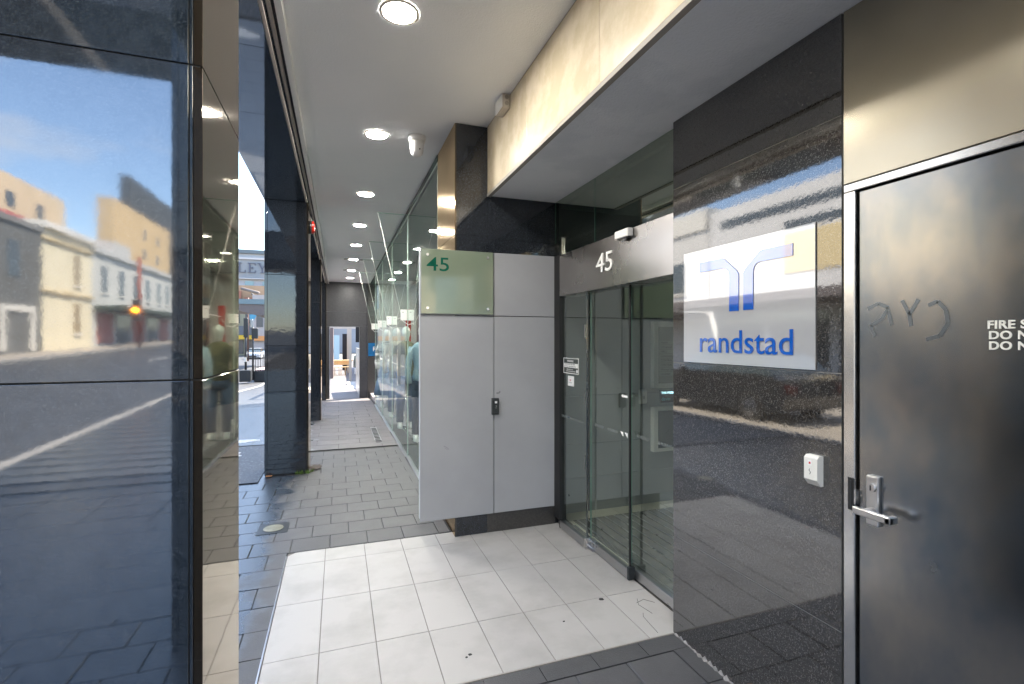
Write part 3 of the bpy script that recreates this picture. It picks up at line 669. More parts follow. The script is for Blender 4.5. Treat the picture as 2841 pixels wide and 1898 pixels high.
def pane(name, x, y0, y1, z0, z1, m, parent, th=.010, edge=None):
    mb = MB()
    # one clear sheet each side, coloured edges
    mb.add([(x, y0, z0), (x, y1, z0), (x, y1, z1), (x, y0, z1)], [(0, 3, 2, 1)])
    mb.add([(x, y0, z0), (x + th, y0, z0), (x + th, y0, z1), (x, y0, z1)], [(0, 1, 2, 3)], 1)
    mb.add([(x, y1, z0), (x + th, y1, z0), (x + th, y1, z1), (x, y1, z1)], [(3, 2, 1, 0)], 1)
    mb.add([(x, y0, z1), (x + th, y0, z1), (x + th, y1, z1), (x, y1, z1)], [(0, 1, 2, 3)], 1)
    mb.add([(x + th, y0, z0), (x + th, y1, z0), (x + th, y1, z1), (x + th, y0, z1)], [(0, 1, 2, 3)], 2)
    return build(mb, name, [m, edge or M['glass_edge'], M['glass_back']], parent)
M['glass_back'] = glass('clear_back_face', (.98, 1, .99), refl=.0, ior=1.05, graze=.25)
M['etch'] = mat('etched_lettering', (.26, .28, .27), rough=.6)
gd = empty('glass_doors', (1.72, 2.9, 0), 'frameless green-tinted automatic glass doors with low metal rails and 45 MURRAY lettering', 'glass door')
# fixed left leaf, sliding middle leaf, inner right leaf
for (x, y0, y1, nm) in [(1.674, 3.140, 3.560, 'fixed_leaf'), (1.712, 2.650, 3.150, 'sliding_leaf'), (1.757, 2.103, 2.700, 'inner_leaf')]:
    p = pane(nm, x, y0, y1, .066, 1.852, M['glass'], gd)
    bx('bottom_rail', x - .014, x + .026, y0 + (.0 if nm != 'inner_leaf' else 0), y1, .008, .0655, M['alu'], gd, b=.002)
bx('end_cap', 1.656, 1.704, 3.118, 3.139, .004, .085, M['steel_bright'], gd, b=.003)
bx('end_cap', 1.694, 1.742, 2.628, 2.649, .004, .085, M['plastic_black'], gd, b=.003)
bx('floor_guide', 1.69, 1.72, 3.07, 3.117, .001, .02, M['alu'], gd)
bx('edge_seal', 1.709, 1.722, 2.640, 2.6495, .086, 1.85, M['black'], gd)
bx('edge_seal', 1.672, 1.684, 3.130, 3.1395, .086, 1.85, M['steel_dark'], gd)
bx('left_stile', 1.664, 1.688, 3.562, 3.575, .0, 1.85, M['black'], gd)
bx('threshold', 1.742, 1.80, 2.103, 3.56, -.01, .006, M['steel_dark'], gd)
for nm, x, ys in (('a', 1.6735, [3.56, 3.44, 3.31]), ('b', 1.7115, [3.085, 2.905]), ('c', 1.7565, [2.63, 2.42])):
    for yy in ys:
        text('lettering', '45 MURRAY', .0270, (x - .0008, yy, .889), FACE_X, M['etch'], gd, depth=.0003, sx=.92)
for yy in (2.75, 2.70):
    build(MB().prism([(yy + .0, .911), (yy - .038, .911), (yy - .038, .879)], 'x', 1.7098, 1.7108), 'arrow', M['vinyl'], gd)
build(MB().prism([(2.735, 1.140), (2.722, 1.152), (2.722, 1.147), (2.665, 1.147), (2.665, 1.133), (2.722, 1.133), (2.722, 1.128)], 'x', 1.7098, 1.7108), 'push_sticker', M['vinyl'], gd)
# warning stickers on the fixed leaf
SXX = 1.6725
ws = MB(); yA, yB, zA, zB = 3.513, 3.256, 1.239, 1.358; t = .005
M['st_dark'] = mat('sticker_dark', (.05, .06, .055), rough=.5)
bx('warning_sticker', SXX - .0004, SXX, yB, yA, zA, zB, M['st_dark'], gd)
fr = MB(); fr.box(SXX - .0009, SXX - .0005, yB, yA, zB - t, zB); fr.box(SXX - .0009, SXX - .0005, yB, yA, zA, zA + t); fr.box(SXX - .0009, SXX - .0005, yB, yB + t * 1.5, zA + t, zB - t); fr.box(SXX - .0009, SXX - .0005, yA - t * 1.5, yA, zA + t, zB - t)
build(fr, 'warning_border', M['vinyl'], gd)
bx('warning_band', SXX - .0008, SXX - .0005, yB + .012, yA - .012, 1.285, 1.318, M['vinyl'], gd)
text('lettering', 'WARNING', .0215, (SXX - .0007, 3.445, 1.328), FACE_X, M['vinyl'], gd, depth=.0002, bold=.0004)
text('lettering', 'THESE PREMISES ARE UNDER', .0135, (SXX - .0009, 3.488, 1.305), FACE_X, M['st_dark'], gd, depth=.0002)
text('lettering', 'CONSTANT VIDEO SURVEILLANCE', .0125, (SXX - .0009, 3.495, 1.290), FACE_X, M['st_dark'], gd, depth=.0002)
text('lettering', 'TRESPASSERS WILL BE', .0115, (SXX - .0007, 3.46, 1.267), FACE_X, M['vinyl'], gd, depth=.0002)
text('lettering', 'PROSECUTED AND REPORTED', .0115, (SXX - .0007, 3.465, 1.253), FACE_X, M['vinyl'], gd, depth=.0002)
build(MB().cyl((3.283, 1.262), .013, 'x', SXX - .0009, SXX - .0005, 16), 'sticker_disc', M['vinyl'], gd)
bx('notice_sticker', SXX - .0005, SXX, 3.331, 3.436, 1.145, 1.222, M['vinyl'], gd)
text('lettering', 'LSS', .021, (SXX - .0007, 3.408, 1.182), FACE_X, M['red'], gd, depth=.0002, bold=.0003)
text('lettering', 'monitored site', .0095, (SXX - .0007, 3.42, 1.168), FACE_X, M['st_dark'], gd, depth=.0002)
for z in (1.56, 1.08, .62): bx('hinge', 1.666, 1.6735, 3.150, 3.158, z - .05, z + .05, M['steel_bright'], gd)
for z in (.90, .30): build(MB().cyl((3.42, z), .008, 'x', 1.6715, 1.6735, 12), 'screw_cap', M['steel_dark'], gd)
# transom over the header
tg = empty('transom_window', (1.67, 2.8, 2.16), 'dark green-tinted fixed glass between the steel header and the white soffit', 'window')
pane('pane', 1.664, 2.103, 3.00, 2.164, 2.612, M['glass_up'], tg)
pane('pane', 1.664, 3.003, 3.658, 2.164, 2.612, M['glass_up'], tg)
bx('clip', 1.648, 1.663, 3.50, 3.512, 2.164, 2.30, M['steel_bright'], tg)

# ---------------- lobby behind the doors
M['lob_ceil'] = mat('lobby_ceiling', (.55, .62, .57), rough=.8)
lob = bx('lobby_floor', 1.80, 6.2, 2.10, 3.86, -.04, -.012, M['grout'], kind='structure')
for i in range(9):
    for j in range(3):
        x0 = 1.802 + i * .49; y0 = 2.104 + j * .585; bx('tile', x0, x0 + .486, y0, y0 + .581, -.02, -.001, M['lobby_tile'], lob)
lwall = empty('lobby_wall', (4, 3.85, 0), 'dark grey panelled lobby wall seen through the glass doors', 'wall')
bx('core', 1.70, 6.2, 3.842, 3.9, -.02, 2.75, M['joint'], lwall)
for x0, x1 in ((1.71, 2.62), (2.624, 3.55), (3.554, 4.9), (4.904, 6.2)):
    for z0, z1 in ((0, .30), (.303, .59), (.593, 1.01), (1.013, 1.69), (1.693, 2.7)):
        bx('panel', x0, x1, 3.832, 3.8415, z0, z1, M['lobby_wall'], lwall)
M['lobby_dim'] = mat('lobby_side_wall', (.55, .56, .53), rough=.6)
bx('lobby_end_wall', 6.2, 6.3, 2.0, 3.9, -.02, 2.75, M['lobby_dim'], None, label='plain grey wall at the back of the lobby', cat='wall')
bx('lobby_side_wall', 2.3, 6.2, 2.0, 2.099, -.02, 2.75, M['lobby_dim'], None, label='plain grey lobby wall behind the granite wall', cat='wall')
bx('lobby_ceiling', 1.80, 6.3, 2.0, 3.9, 2.62, 2.75, M['lob_ceil'], None, kind='structure')
mt = bx('entrance_mat', 1.83, 3.1, 2.30, 3.66, -.0008, .004, M['mat_dark'], None, label='dark ribbed entrance mat with aluminium strips inside the glass doors', cat='mat')
for i in range(15):
    x = 1.86 + i * .085; bx('strip', x, x + .014, 2.31, 3.65, .0042, .007, M['alu'], mt)
db = empty('directory_board', (3.0, 3.81, 1.05), 'cream framed tenant directory board on the lobby wall, upper one', 'board')
bx('frame', 2.700, 3.50, 3.775, 3.830, 1.055, 1.665, M['cream'], db, b=.004)
bx('face', 2.750, 3.45, 3.7725, 3.7745, 1.10, 1.615, mat('board_face', (.28, .27, .21), rough=.5), db)
names = [('1', 'Health'), ('2', 's Financial'), ('3', 'HALL'), ('4', 'Community'), ('5', 'CENTRAL MAIL'), ('6', 'CENTRAL OFFICE'), ('7', 'Murray Law'), ('8', 'randstad')]
for i, (a, s) in enumerate(names):
    z = 1.46 - i * .041
    bx('name_strip', 2.755, 3.445, 3.7715, 3.7722, z - .003, z + .028, M['lobby_dim'] if False else mat('strip%d' % 0, (.36, .35, .28), rough=.5) if i == 0 else bpy.data.materials['strip0'], db)
    text('lettering', s, .030, (2.77, 3.7708, z + .003), FACE_Y, M['st_dark'], db, depth=.0002)
bpy.data.materials['strip0'].name = 'name_strip_face'
sb = empty('screen_board', (3.0, 3.81, .47), 'cream framed dark screen on the lobby wall, below the directory', 'board')
bx('frame', 2.700, 3.50, 3.775, 3.830, .475, .882, M['cream'], sb, b=.004)
bx('screen', 2.745, 3.455, 3.7725, 3.7745, .51, .85, mat('dark_screen', (.03, .03, .035), rough=.15), sb)
av = empty('alarm_sign', (2.95, 3.82, .9), 'small black security sign with pale blue lettering between the two lobby boards', 'sign')
bx('plate', 2.80, 3.15, 3.822, 3.8315, .915, 1.03, mat('navy_plate', (.01, .02, .03), rough=.3), av)
text('lettering', 'THIS PREMISES', .028, (2.815, 3.8212, .997), FACE_Y, M['lit_text'], av, depth=.0003, bold=.0006)
text('lettering', 'devin', .046, (2.815, 3.8212, .935), FACE_Y, mat('cyan_print', (.05, .55, .6), rough=.4), av, depth=.0003, bold=.0004)
la = empty('door_release', (2.62, 3.83, .93), 'cream door release box on the lobby wall beside the directory', 'access box')
build(MB().prism([(3.831, .915), (3.831, 1.045), (3.808, 1.045), (3.795, 1.03), (3.795, .93), (3.808, .915)], 'x', 2.578, 2.640), 'body', M['cream'], la)
bx('button', 2.605, 2.612, 3.7945, 3.7952, .96, .99, M['black'], la)

# ================================================================== SHOP FRONT
GX = .833
shop = empty('shop_glass_front', (GX, 8.3, 0), 'long frameless shop window of tall greenish glass panes beside the pavement', 'shop window')
js = [4.362, 6.41, 8.35, 10.28, 12.30]
for a, b in zip(js, js[1:]):
    z0 = gz(b) + .02
    pane('pane', GX, a + .003, b - .003, z0, 3.09, M['glass_shop'], shop, th=.012, edge=M['glass_edge_l'])
    bx('sill_channel', GX - .022, GX + .03, a, b, gz(b) - .02, .022 + gz(b), M['alu'], shop, b=.002)
    bx('sill_gasket', GX - .026, GX - .0225, a, b, gz(b) - .02, .010 + gz(b), M['black'], shop)
bx('head_channel', GX - .004, GX + .02, 4.36, 12.3, 3.091, 3.149, M['dark_wall'], shop)
M['rod'] = mat('polished_fin_edge', (.78, .82, .78), rough=.2)
for y in js[1:4] + [12.285]:
    fn = MB()
    fn.add([(.470, y, 3.10), (GX - .004, y, 3.10), (GX - .004, y, 1.75), (.760, y, 1.75)], [(0, 1, 2, 3)])
    f = build(fn, 'fin', M['glass_fin'], shop)
    build(MB().tube([(.468, y, 3.10), (.758, y, 1.80)], .0036, 6), 'fin_edge', M['rod'], f)
    build(MB().tube([(.468, y, 3.103), (GX - .004, y, 3.103)], .004, 6), 'fin_top', M['glass_edge'], f)
    for s in (-1, 1):
        xa, xb = (.748, .829) if s < 0 else (.848, .915)
        bx('bracket', xa, xb, y - .012, y + .012, 1.745, 1.885, M['white'], f, b=.003)
        build(MB().cyl(((xa + xb) / 2 - .01, 1.85), .006, 'y', y - .016, y - .0125, 10), 'bolt', M['black'], f)
    build(MB().tube([(.76, y - .01, 1.75), (.80, y - .35, 1.68), (.86, y - .5, 1.70), (.90, y - .55, 1.80)], .003, 5), 'cable', M['white'], f)
    build(MB().tube([(.80, y, 1.80), (.81, y + .9, 1.80)], .004, 5), 'tie_rod', M['white'], f)
# shop room
sr = bx('shop_floor', GX + .035, 3.58, 3.9, 15, -.25, -.06, M['shopfloor'], kind='structure')
bx('shop_back_wall', 3.45, 3.58, 4.0, 15, -.06, 3.1, M['dark_wall'], None, label='dark green wall at the back of the clothes shop', cat='wall')
bx('shop_ceiling', GX + .045, 3.45, 4.2, 15, 3.105, 3.148, M['dark_wall'], None, kind='structure')
M['pink_wall'] = mat('pale_panel', (.55, .52, .52), rough=.6)
bx('shop_end_wall', 1.02, 3.44, 13.6, 13.7, -.06, 3.1, M['pink_wall'], None, label='pale end wall of the clothes shop behind the displays', cat='wall')
bx('shop_pillar', 1.42, 1.66, 9.3, 9.55, -.06, 3.1, mat('plum_pillar', (.045, .03, .035), rough=.3), None, label='dark plum square pillar inside the clothes shop', cat='pillar')
bx('hanging_banner', 1.26, 1.36, 9.9, 9.92, .9, 2.1, M['red'], None, label='narrow red banner hanging among the shop displays', cat='banner')
def mannequin(x, y, top, label, cols, kind='trousers', z0=-.06, s=1):
    e = empty('mannequin', (x, y, z0), label, 'mannequin', 'dressed mannequins in the shop window')
    mt_, mb_ = cols; z = z0
    m1 = mat('garment_top', mt_[0], rough=.8, col2=mt_[1], nscale=mt_[2] if len(mt_) > 2 else 5, nlo=.46, nhi=.54, bump=.004, bscale=12, stretch=(.2, .2, 1) if len(mt_) > 2 else None)
    m2 = mat('garment_bottom', mb_[0], rough=.85, col2=mb_[1], nscale=9, bump=.003, bscale=25, stretch=(1, 1, .3))
    build(MB().cyl((x, y), .16, 'z', z, z + .02, 20), 'base', M['steel_bright'], e)
    build(MB().cyl((x, y), .012, 'z', z + .02, z + .6, 8), 'pole', M['steel_bright'], e)
    b = MB().loft([(x, y, z + .92, .15, .12), (x, y, z + 1.0, .16, .125), (x, y, z + 1.15, .135, .11), (x, y, z + 1.32, .165, .125), (x, y, z + 1.44, .185, .11), (x, y, z + 1.50, .12, .08), (x, y, z + 1.53, .06, .06)])
    for sg_ in (-1, 1):
        b.tube([(x + sg_ * .16, y, z + 1.44), (x + sg_ * .215, y - .02, z + 1.25), (x + sg_ * .235, y - .05, z + 1.05), (x + sg_ * .22, y - .10, z + .90)], [.055, .05, .045, .04], 10)
    build(b, 'top', m1, e)
    hd_ = MB().loft([(x, y, z + 1.53, .05, .05), (x, y, z + 1.58, .05, .055), (x, y - .01, z + 1.64, .07, .085), (x, y - .01, z + 1.70, .078, .095), (x, y, z + 1.76, .06, .075), (x, y, z + 1.79, .02, .03)])
    build(hd_, 'head', M['white'], e)
    if kind == 'trousers':
        t = MB().loft([(x, y, z + .80, .165, .125), (x, y, z + .90, .16, .125), (x, y, z + .98, .14, .11)])
        for sg_ in (-1, 1): t.tube([(x + sg_ * .08, y, z + .88), (x + sg_ * .10, y, z + .5), (x + sg_ * .11, y, z + .12)], [.09, .068, .062], 12)
    else:
        t = MB().loft([(x, y, z + .30, .30, .24), (x, y, z + .55, .25, .20), (x, y, z + .8, .18, .15), (x, y, z + .96, .14, .11)], n=24)
    build(t, 'bottom', m2, e)
    for sg_ in (-1, 1):
        f = MB(); f.loft([(x + sg_ * .11, y - .03, z + .02, .045, .11), (x + sg_ * .11, y - .01, z + .07, .04, .07), (x + sg_ * .11, y + .02, z + .14, .035, .04)], n=10)
        build(f, 'shoe', M['white'], e)
    return e
mannequin(1.05, 11.6, 0, 'mannequin in white and grey banded top with a blue denim skirt, farthest in the window', (((.72, .72, .70), (.12, .14, .14), 4), ((.10, .16, .24), (.16, .24, .34))), 'skirt')
mannequin(1.10, 10.1, 0, 'mannequin in open beige coat and blue jeans', (((.52, .46, .38), (.40, .36, .30)), ((.05, .10, .20), (.09, .16, .28))))
mannequin(1.12, 8.75, 0, 'mannequin in olive jacket over blue jeans beside the plum pillar', (((.16, .15, .08), (.10, .10, .06)), ((.04, .07, .14), (.08, .12, .20))))
mannequin(1.22, 7.55, 0, 'mannequin in pale blue shirt and dark trousers nearest the cabinet', (((.34, .46, .56), (.45, .55, .62)), ((.02, .03, .05), (.03, .04, .06))))
rail = empty('clothes_rail', (2.3, 10.6, -.06), 'clothes rail hung with coloured garments in the shop', 'clothes rail')
build(MB().tube([(2.2, 8.8, -.06), (2.2, 8.8, 1.5), (2.2, 12.4, 1.5), (2.2, 12.4, -.06)], .014, 8), 'rail', M['steel_bright'], rail)
rc = [(.5, .03, .03), (.08, .15, .3), (.7, .65, .55), (.12, .13, .10), (.6, .35, .08), (.3, .38, .45), (.75, .72, .7), (.05, .05, .06)]
gm = [mat('garment_%s' % n, c, rough=.85, bump=.004, bscale=20) for n, c in zip(['red', 'blue', 'cream', 'olive', 'ochre', 'denim', 'white', 'black'], rc)]
for i in range(24):
    y = 8.9 + i * .145; h = random.uniform(.7, .95)
    build(MB().loft([(2.2, y, 1.44 - h, .24, .045), (2.2, y, 1.44 - h * .5, .22, .05), (2.2, y, 1.36, .2, .05), (2.2, y, 1.44, .06, .02)], n=10), 'garment', gm[i % 8], rail)
# pillar with blue projecting sign at the far end of the shop
PY = 15.0
fp = empty('brown_pillar', (.92, PY, gz(PY)), 'brown polished stone pillar at the end of the shop glass beside the far portal', 'pillar')
for z0, z1 in ((gz(PY), .98), (.984, 2.22), (2.224, 3.148)): bx('panel', .806, 1.06, PY - .05, PY + .25, z0, z1, M['granite_dull'], fp)
bs = empty('projecting_sign', (.93, PY - .1, 1.0), 'blue shop sign with white initial on the brown pillar', 'sign')
bx('plate', .815, 1.055, PY - .075, PY - .052, 1.015, 1.40, mat('blue_plate', (.005, .12, .30), rough=.25), bs)
text('initial', 'R', .19, (.94, PY - .077, 1.16), FACE_Y, M['white'], bs, depth=.001, bold=.001)

# ================================================================== FAR PORTAL
po = empty('portal_wall', (.2, PY, gz(PY)), 'dark wall with a doorway closing the far end of the arcade', 'wall')
pm_ = mat('portal_cladding', (.036, .037, .043), rough=.35, col2=(.052, .053, .060), nscale=30, bump=.0004, bscale=60)
bx('jamb', -.62, -.245, PY - .05, PY + .25, gz(PY), 1.872, pm_, po)
bx('jamb', .578, .800, PY - .05, PY + .25, gz(PY), 1.872, pm_, po)
bx('lintel', -.62, .800, PY - .05, PY + .25, 1.875, 2.30, pm_, po)
bx('lintel', -.62, .800, PY - .05, PY + .25, 2.304, 3.148, pm_, po)
bx('side_screen', .60, .64, PY + .26, PY + 4, gz(PY) - .15, 1.2, mat('pale_screen', (.50, .52, .50), rough=.2), po)
bx('threshold', -.6, .8, PY - .35, PY - .06, gz(PY) - .01, gz(PY) + .006, mat('threshold_grey', (.10, .095, .09), rough=.7), po)
# beyond: verandah, timber bench and tables, big dark column
PG = gz
tm = mat('pale_timber', (.74, .54, .30), rough=.55, col2=(.80, .60, .36), nscale=5, stretch=(1, 1, 8))
vr = empty('verandah', (0, 26, PG(26)), 'pale steel verandah frame over the cafe seating beyond the portal', 'verandah')
vm = mat('verandah_steel', (.66, .60, .52), rough=.5)
for i, (x, y) in enumerate([(-.95, 19), (-.95, 23), (-.95, 27), (-.95, 31), (.62, 29), (.62, 36)]):
    bx('post', x - .07, x + .07, y - .07, y + .07, PG(y), 2.25, vm, vr)
for y in (19, 22, 25, 28, 31, 34, 37): bx('rafter', -.95, 1.6, y - .04, y + .04, 2.26, 2.38, vm, vr)
for x in (-.95, -.2, .6): bx('beam', x - .04, x + .04, 17, 38, 2.39, 2.52, vm, vr)
bx('gutter', -.98, 1.6, 17.0, 17.1, 2.2, 2.52, vm, vr)
dc = bx('dark_column', .28, .86, 40, 40.5, PG(40), 1.94, mat('dark_render', (.035, .03, .03), rough=.7), None, label='broad dark column in the verandah beyond the portal', cat='column')
hb = bx('hanging_board', .86, 1.16, 27.5, 27.56, 1.35, 2.3, M['black'], None, label='black hanging board at the right of the verandah', cat='board')
for i in range(4): bx('brown_wall_panel', -.47 - i * .07, -.30 - i * .07, 31 + i * 4, 34 + i * 4, PG(31), 2.2, mat('brown_boards', (.22, .17, .16), rough=.7) if i == 0 else bpy.data.materials['brown_boards'], None, label=['narrow brown upright panel by the verandah, nearest the portal', 'second brown upright panel along the verandah', 'third brown upright panel along the verandah', 'farthest brown upright panel along the verandah'][i], cat='panel')
bn = empty('timber_bench', (.2, 34.6, PG(34.6)), 'long pale timber bar bench seen through the portal', 'bench')
zb = PG(34.6)
bx('top', -.29, .90, 34.4, 34.8, .04, .14, tm, bn); bx('apron', -.29, .83, 34.5, 34.56, -.19, .03, tm, bn)
bx('leg', -.45, -.30, 34.5, 34.7, zb, .33, tm, bn); bx('leg', .72, .83, 34.5, 34.7, zb, -.19, tm, bn)
def stool(x, y, label):
    z = PG(y); e = empty('timber_stool', (x, y, z), label, 'stool', 'pale timber stools at the bar bench')
    bx('seat', x - .16, x + .16, y - .16, y + .16, z + .50, z + .54, tm, e)
    for a in (-1, 1):
        for b in (-1, 1): bx('leg', x + a * .13 - .022, x + a * .13 + .022, y + b * .13 - .02, y + b * .13 + .02, z, z + .50, tm, e)
stool(-.10, 34.1, 'pale timber stool at the left end of the bar bench'); stool(.28, 34.1, 'pale timber stool in the middle of the bar bench'); stool(.58, 34.15, 'pale timber stool at the right end of the bar bench')
tcp = empty('tactile_paving', (.6, 21, PG(21)), 'white tactile ground strips on the path beyond the portal', 'tactile paving')
for i in range(8):
    x = .30 + i * .05; bx('strip', x, x + .026, 21.2, 22.4, PG(21.8) - .04, PG(21.3) + .012, M['white'], tcp)
    x = .40 + i * .055; bx('strip', x, x + .028, 23.2, 26.0, PG(24.6) - .1, PG(23.4) + .012, M['white'], tcp)
gs = bx('street_banner', -.66, -.48, 44, 44.05, 1.6, 3.0, mat('green_banner', (.06, .5, .05), rough=.6), None, label='bright green banner in the distance beyond the portal', cat='banner')
vb = bx('white_van_wall', -2.4, .1, 60, 64, PG(60), 2.0, mat('pale_blue_wall', (.45, .58, .62), rough=.6), None, label='pale blue low building at the end of the view through the portal', cat='building')
nb = empty('neighbour_building', (4, 27, PG(27)), 'next building along the street behind the verandah', 'building')
bx('wall', 2.7, 12, 16.5, 45, -2, 3.0, mat('neighbour_wall', (.42, .40, .36), rough=.7), nb)
bx('roof_edge', 2.55, 12.1, 16.4, 45.1, 3.0, 3.15, M['white'], nb)
for i in range(5): bx('window', 2.685, 2.71, 18.5 + i * 4.6, 21.5 + i * 4.6, -.2, 2.0, mat('shop_window_dark', (.05, .06, .06), rough=.1) if i == 0 else bpy.data.materials['shop_window_dark'], nb)

# person walking beyond the portal
def person(x, y, label):
    z = PG(y); e = empty('person', (x, y, z), label, 'person')
    V = [(0, 0, .95), (0, 0, 1.18), (0, .0, 1.42), (0, 0, 1.50), (0, -.01, 1.60), (0, -.01, 1.70),
         (.17, 0, 1.40), (.22, .02, 1.14), (.23, -.06, .92), (-.17, 0, 1.40), (-.22, -.02, 1.14), (-.23, .06, .92),
         (.09, 0, .90), (.10, -.06, .50), (.10, -.02, .08), (.10, -.14, .04), (-.09, 0, .90), (-.10, .07, .50), (-.10, .16, .10), (-.10, .05, .05), (.235, -.08, .84), (-.235, .08, .84)]
    E_ = [(0, 1), (1, 2), (2, 3), (3, 4), (4, 5), (2, 6), (6, 7), (7, 8), (8, 20), (2, 9), (9, 10), (10, 11), (11, 21), (0, 12), (12, 13), (13, 14), (14, 15), (0, 16), (16, 17), (17, 18), (18, 19)]
    Rr = [.14, .13, .14, .055, .075, .085, .06, .045, .032, .06, .045, .032, .085, .06, .042, .035, .085, .06, .042, .035, .028, .028]
    me = bpy.data.meshes.new('body'); me.from_pydata([(v[0], v[1], v[2]) for v in V], E_, []); me.materials.append(mat('dark_trousers_and_sleeves', (.03, .03, .035), rough=.8))
    o = bpy.data.objects.new('body', me); COL.objects.link(o)
    sk = o.modifiers.new('skin', 'SKIN'); o.modifiers.new('sub', 'SUBSURF').levels = 1
    for i, r_ in enumerate(Rr): me.skin_vertices[0].data[i].radius = (r_, r_ * .85)
    me.skin_vertices[0].data[0].use_root = True
    dg = bpy.context.evaluated_depsgraph_get(); m2 = bpy.data.meshes.new_from_object(o.evaluated_get(dg)); bpy.data.objects.remove(o)
    m2.name = 'body'; o = bpy.data.objects.new('body', m2); COL.objects.link(o); o.parent = e; WO[o.name] = WO[e.name]
    L = lambda secs, nm, m, n=16: build(MB().loft([(x + a, y + b, z + c, d, f) for a, b, c, d, f in secs], n=n), nm, m, e)
    L([(0, 0, .84, .20, .16), (0, 0, .92, .215, .175), (0, 0, .96, .20, .16), (0, 0, 1.04, .22, .18), (0, 0, 1.08, .205, .165), (0, 0, 1.16, .225, .18), (0, 0, 1.20, .21, .17), (0, 0, 1.30, .23, .18), (0, 0, 1.40, .21, .15), (0, 0, 1.48, .10, .09)], 'puffer_vest', mat('grey_green_vest', (.16, .18, .16), rough=.5))
    L([(0, -.01, 1.52, .055, .06), (0, -.01, 1.60, .082, .10), (0, -.01, 1.68, .085, .105), (0, 0, 1.75, .06, .07), (0, 0, 1.775, .02, .02)], 'head', mat('skin_tone', (.5, .28, .19), rough=.6))
    L([(0, .02, 1.56, .09, .10), (0, .025, 1.66, .098, .11), (0, .02, 1.75, .075, .085), (0, .01, 1.79, .03, .03)], 'hair', mat('auburn_hair', (.18, .07, .03), rough=.7))
    build(MB().box(x - .20, x + .14, y - .22, y - .14, z + .50, z + .82, 0, .02), 'tote_bag', M['white'], e)
    return e
person(.98, 26.9, 'person in a grey padded vest carrying a white bag beyond the portal')

# ================================================================== CEILING FITTINGS
CX = .289
ys_d = [2.522, 4.086, 5.80, 7.415, 8.992, 10.63, 12.30, 13.82]
lbl = ['nearest round ceiling downlight, cut by the top of the frame', 'second round ceiling downlight, beside the white camera dome', 'third round downlight along the arcade ceiling',
       'fourth round downlight along the arcade ceiling', 'fifth round downlight along the arcade ceiling', 'sixth downlight, with square patch plates beside it', 'seventh downlight, with square patch plates beside it', 'last downlight, close to the far portal']
for i, y in enumerate(ys_d + [.9, -.8]):
    lab = lbl[i] if i < 8 else ['downlight above the photographer', 'downlight behind the photographer'][i - 8]
    e = empty('downlight', (CX, y, CZ), lab, 'downlight', 'round downlights in the arcade ceiling')
    rg_ = MB()
    n = 40; vs = []; fs = []
    for r_, z in ((.0985, CZ - .0005), (.0985, CZ - .005), (.084, CZ - .008), (.080, CZ - .003)):
        vs += [(CX + r_ * math.cos(2 * math.pi * k / n), y + r_ * math.sin(2 * math.pi * k / n), z) for k in range(n)]
    for a in range(3):
        for k in range(n): fs.append((a * n + k, a * n + (k + 1) % n, (a + 1) * n + (k + 1) % n, (a + 1) * n + k))
    rg_.add(vs, fs, 0, True); build(rg_, 'trim_ring', mat('ring_cream', (.72, .64, .56), rough=.4) if i == 0 else bpy.data.materials['ring_cream'], e)
    build(MB().cyl((CX, y), .0805, 'z', CZ - .0045, CZ - .001, 40), 'diffuser', M['emit'], e)
    if i in (5, 6):
        for s in (-1, 1): bx('patch_plate', CX + s * .15 - .035, CX + s * .15 + .035, y - .09, y + .09, CZ - .004, CZ - .0005, mat('patch_grey', (.45, .44, .43), rough=.7) if (i == 5 and s == -1) else bpy.data.materials['patch_grey'], e)
for i, (x, y) in enumerate([(1.8, 5.4), (1.8, 7.4), (1.8, 9.4), (1.8, 11.4), (2.8, 6.4), (2.8, 9.4)]):
    e = empty('shop_downlight', (x, y, 3.1), 'round downlight in the dark shop ceiling, %s' % ['nearest in the front row', 'second in the front row', 'third in the front row', 'last in the front row', 'nearer one at the back', 'farther one at the back'][i], 'downlight', 'downlights in the shop ceiling')
    build(MB().cyl((x, y), .09, 'z', 3.096, 3.104, 24), 'diffuser', M['emit_in'], e)
cc = empty('security_camera', (.62, 4.07, CZ), 'white dome security camera on the ceiling near the second downlight', 'security camera')
build(MB().loft([(.60, 4.02, CZ - .045, .066, .066), (.60, 4.02, CZ - .03, .070, .070), (.60, 4.02, CZ - .001, .070, .070)], n=32), 'base_ring', M['white'], cc)
build(MB().loft([(.60, 4.02, CZ - .165, .012, .012), (.60, 4.02, CZ - .160, .028, .028), (.60, 4.02, CZ - .148, .043, .043), (.60, 4.02, CZ - .13, .051, .051), (.60, 4.02, CZ - .10, .054, .054), (.60, 4.02, CZ - .046, .058, .058)], n=32), 'housing', M['white'], cc)
build(MB().cyl((.615, CZ - .118), .005, 'y', 3.962, 3.972, 12), 'lens', M['black'], cc)
vt = empty('junction_box', (1.07, 3.24, 3.09), 'small beige junction box with two knock-outs in the angle of ceiling and cream bulkhead', 'junction box')
bx('body', 1.035, 1.086, 3.115, 3.27, 3.055, 3.146, mat('beige_box', (.55, .50, .44), rough=.5), vt, b=.003)
for z in (3.125, 3.085): build(MB().cyl((1.063, z), .014, 'y', 3.112, 3.1165, 16), 'knock_out', M['marble_edge'], vt)
bx('cover_plate', 1.030, 1.0345, 3.12, 3.265, 3.06, 3.144, M['white'], vt)
fa = empty('fire_alarm', (-.30, 6.12, 2.8), 'round red alarm sounder on the arcade side of the second column', 'alarm')
ay, az = 6.15, 2.80
build(MB().cyl((ay, az), .075, 'x', XI + .001, XI + .025, 28), 'backplate', M['plastic_black'], fa)
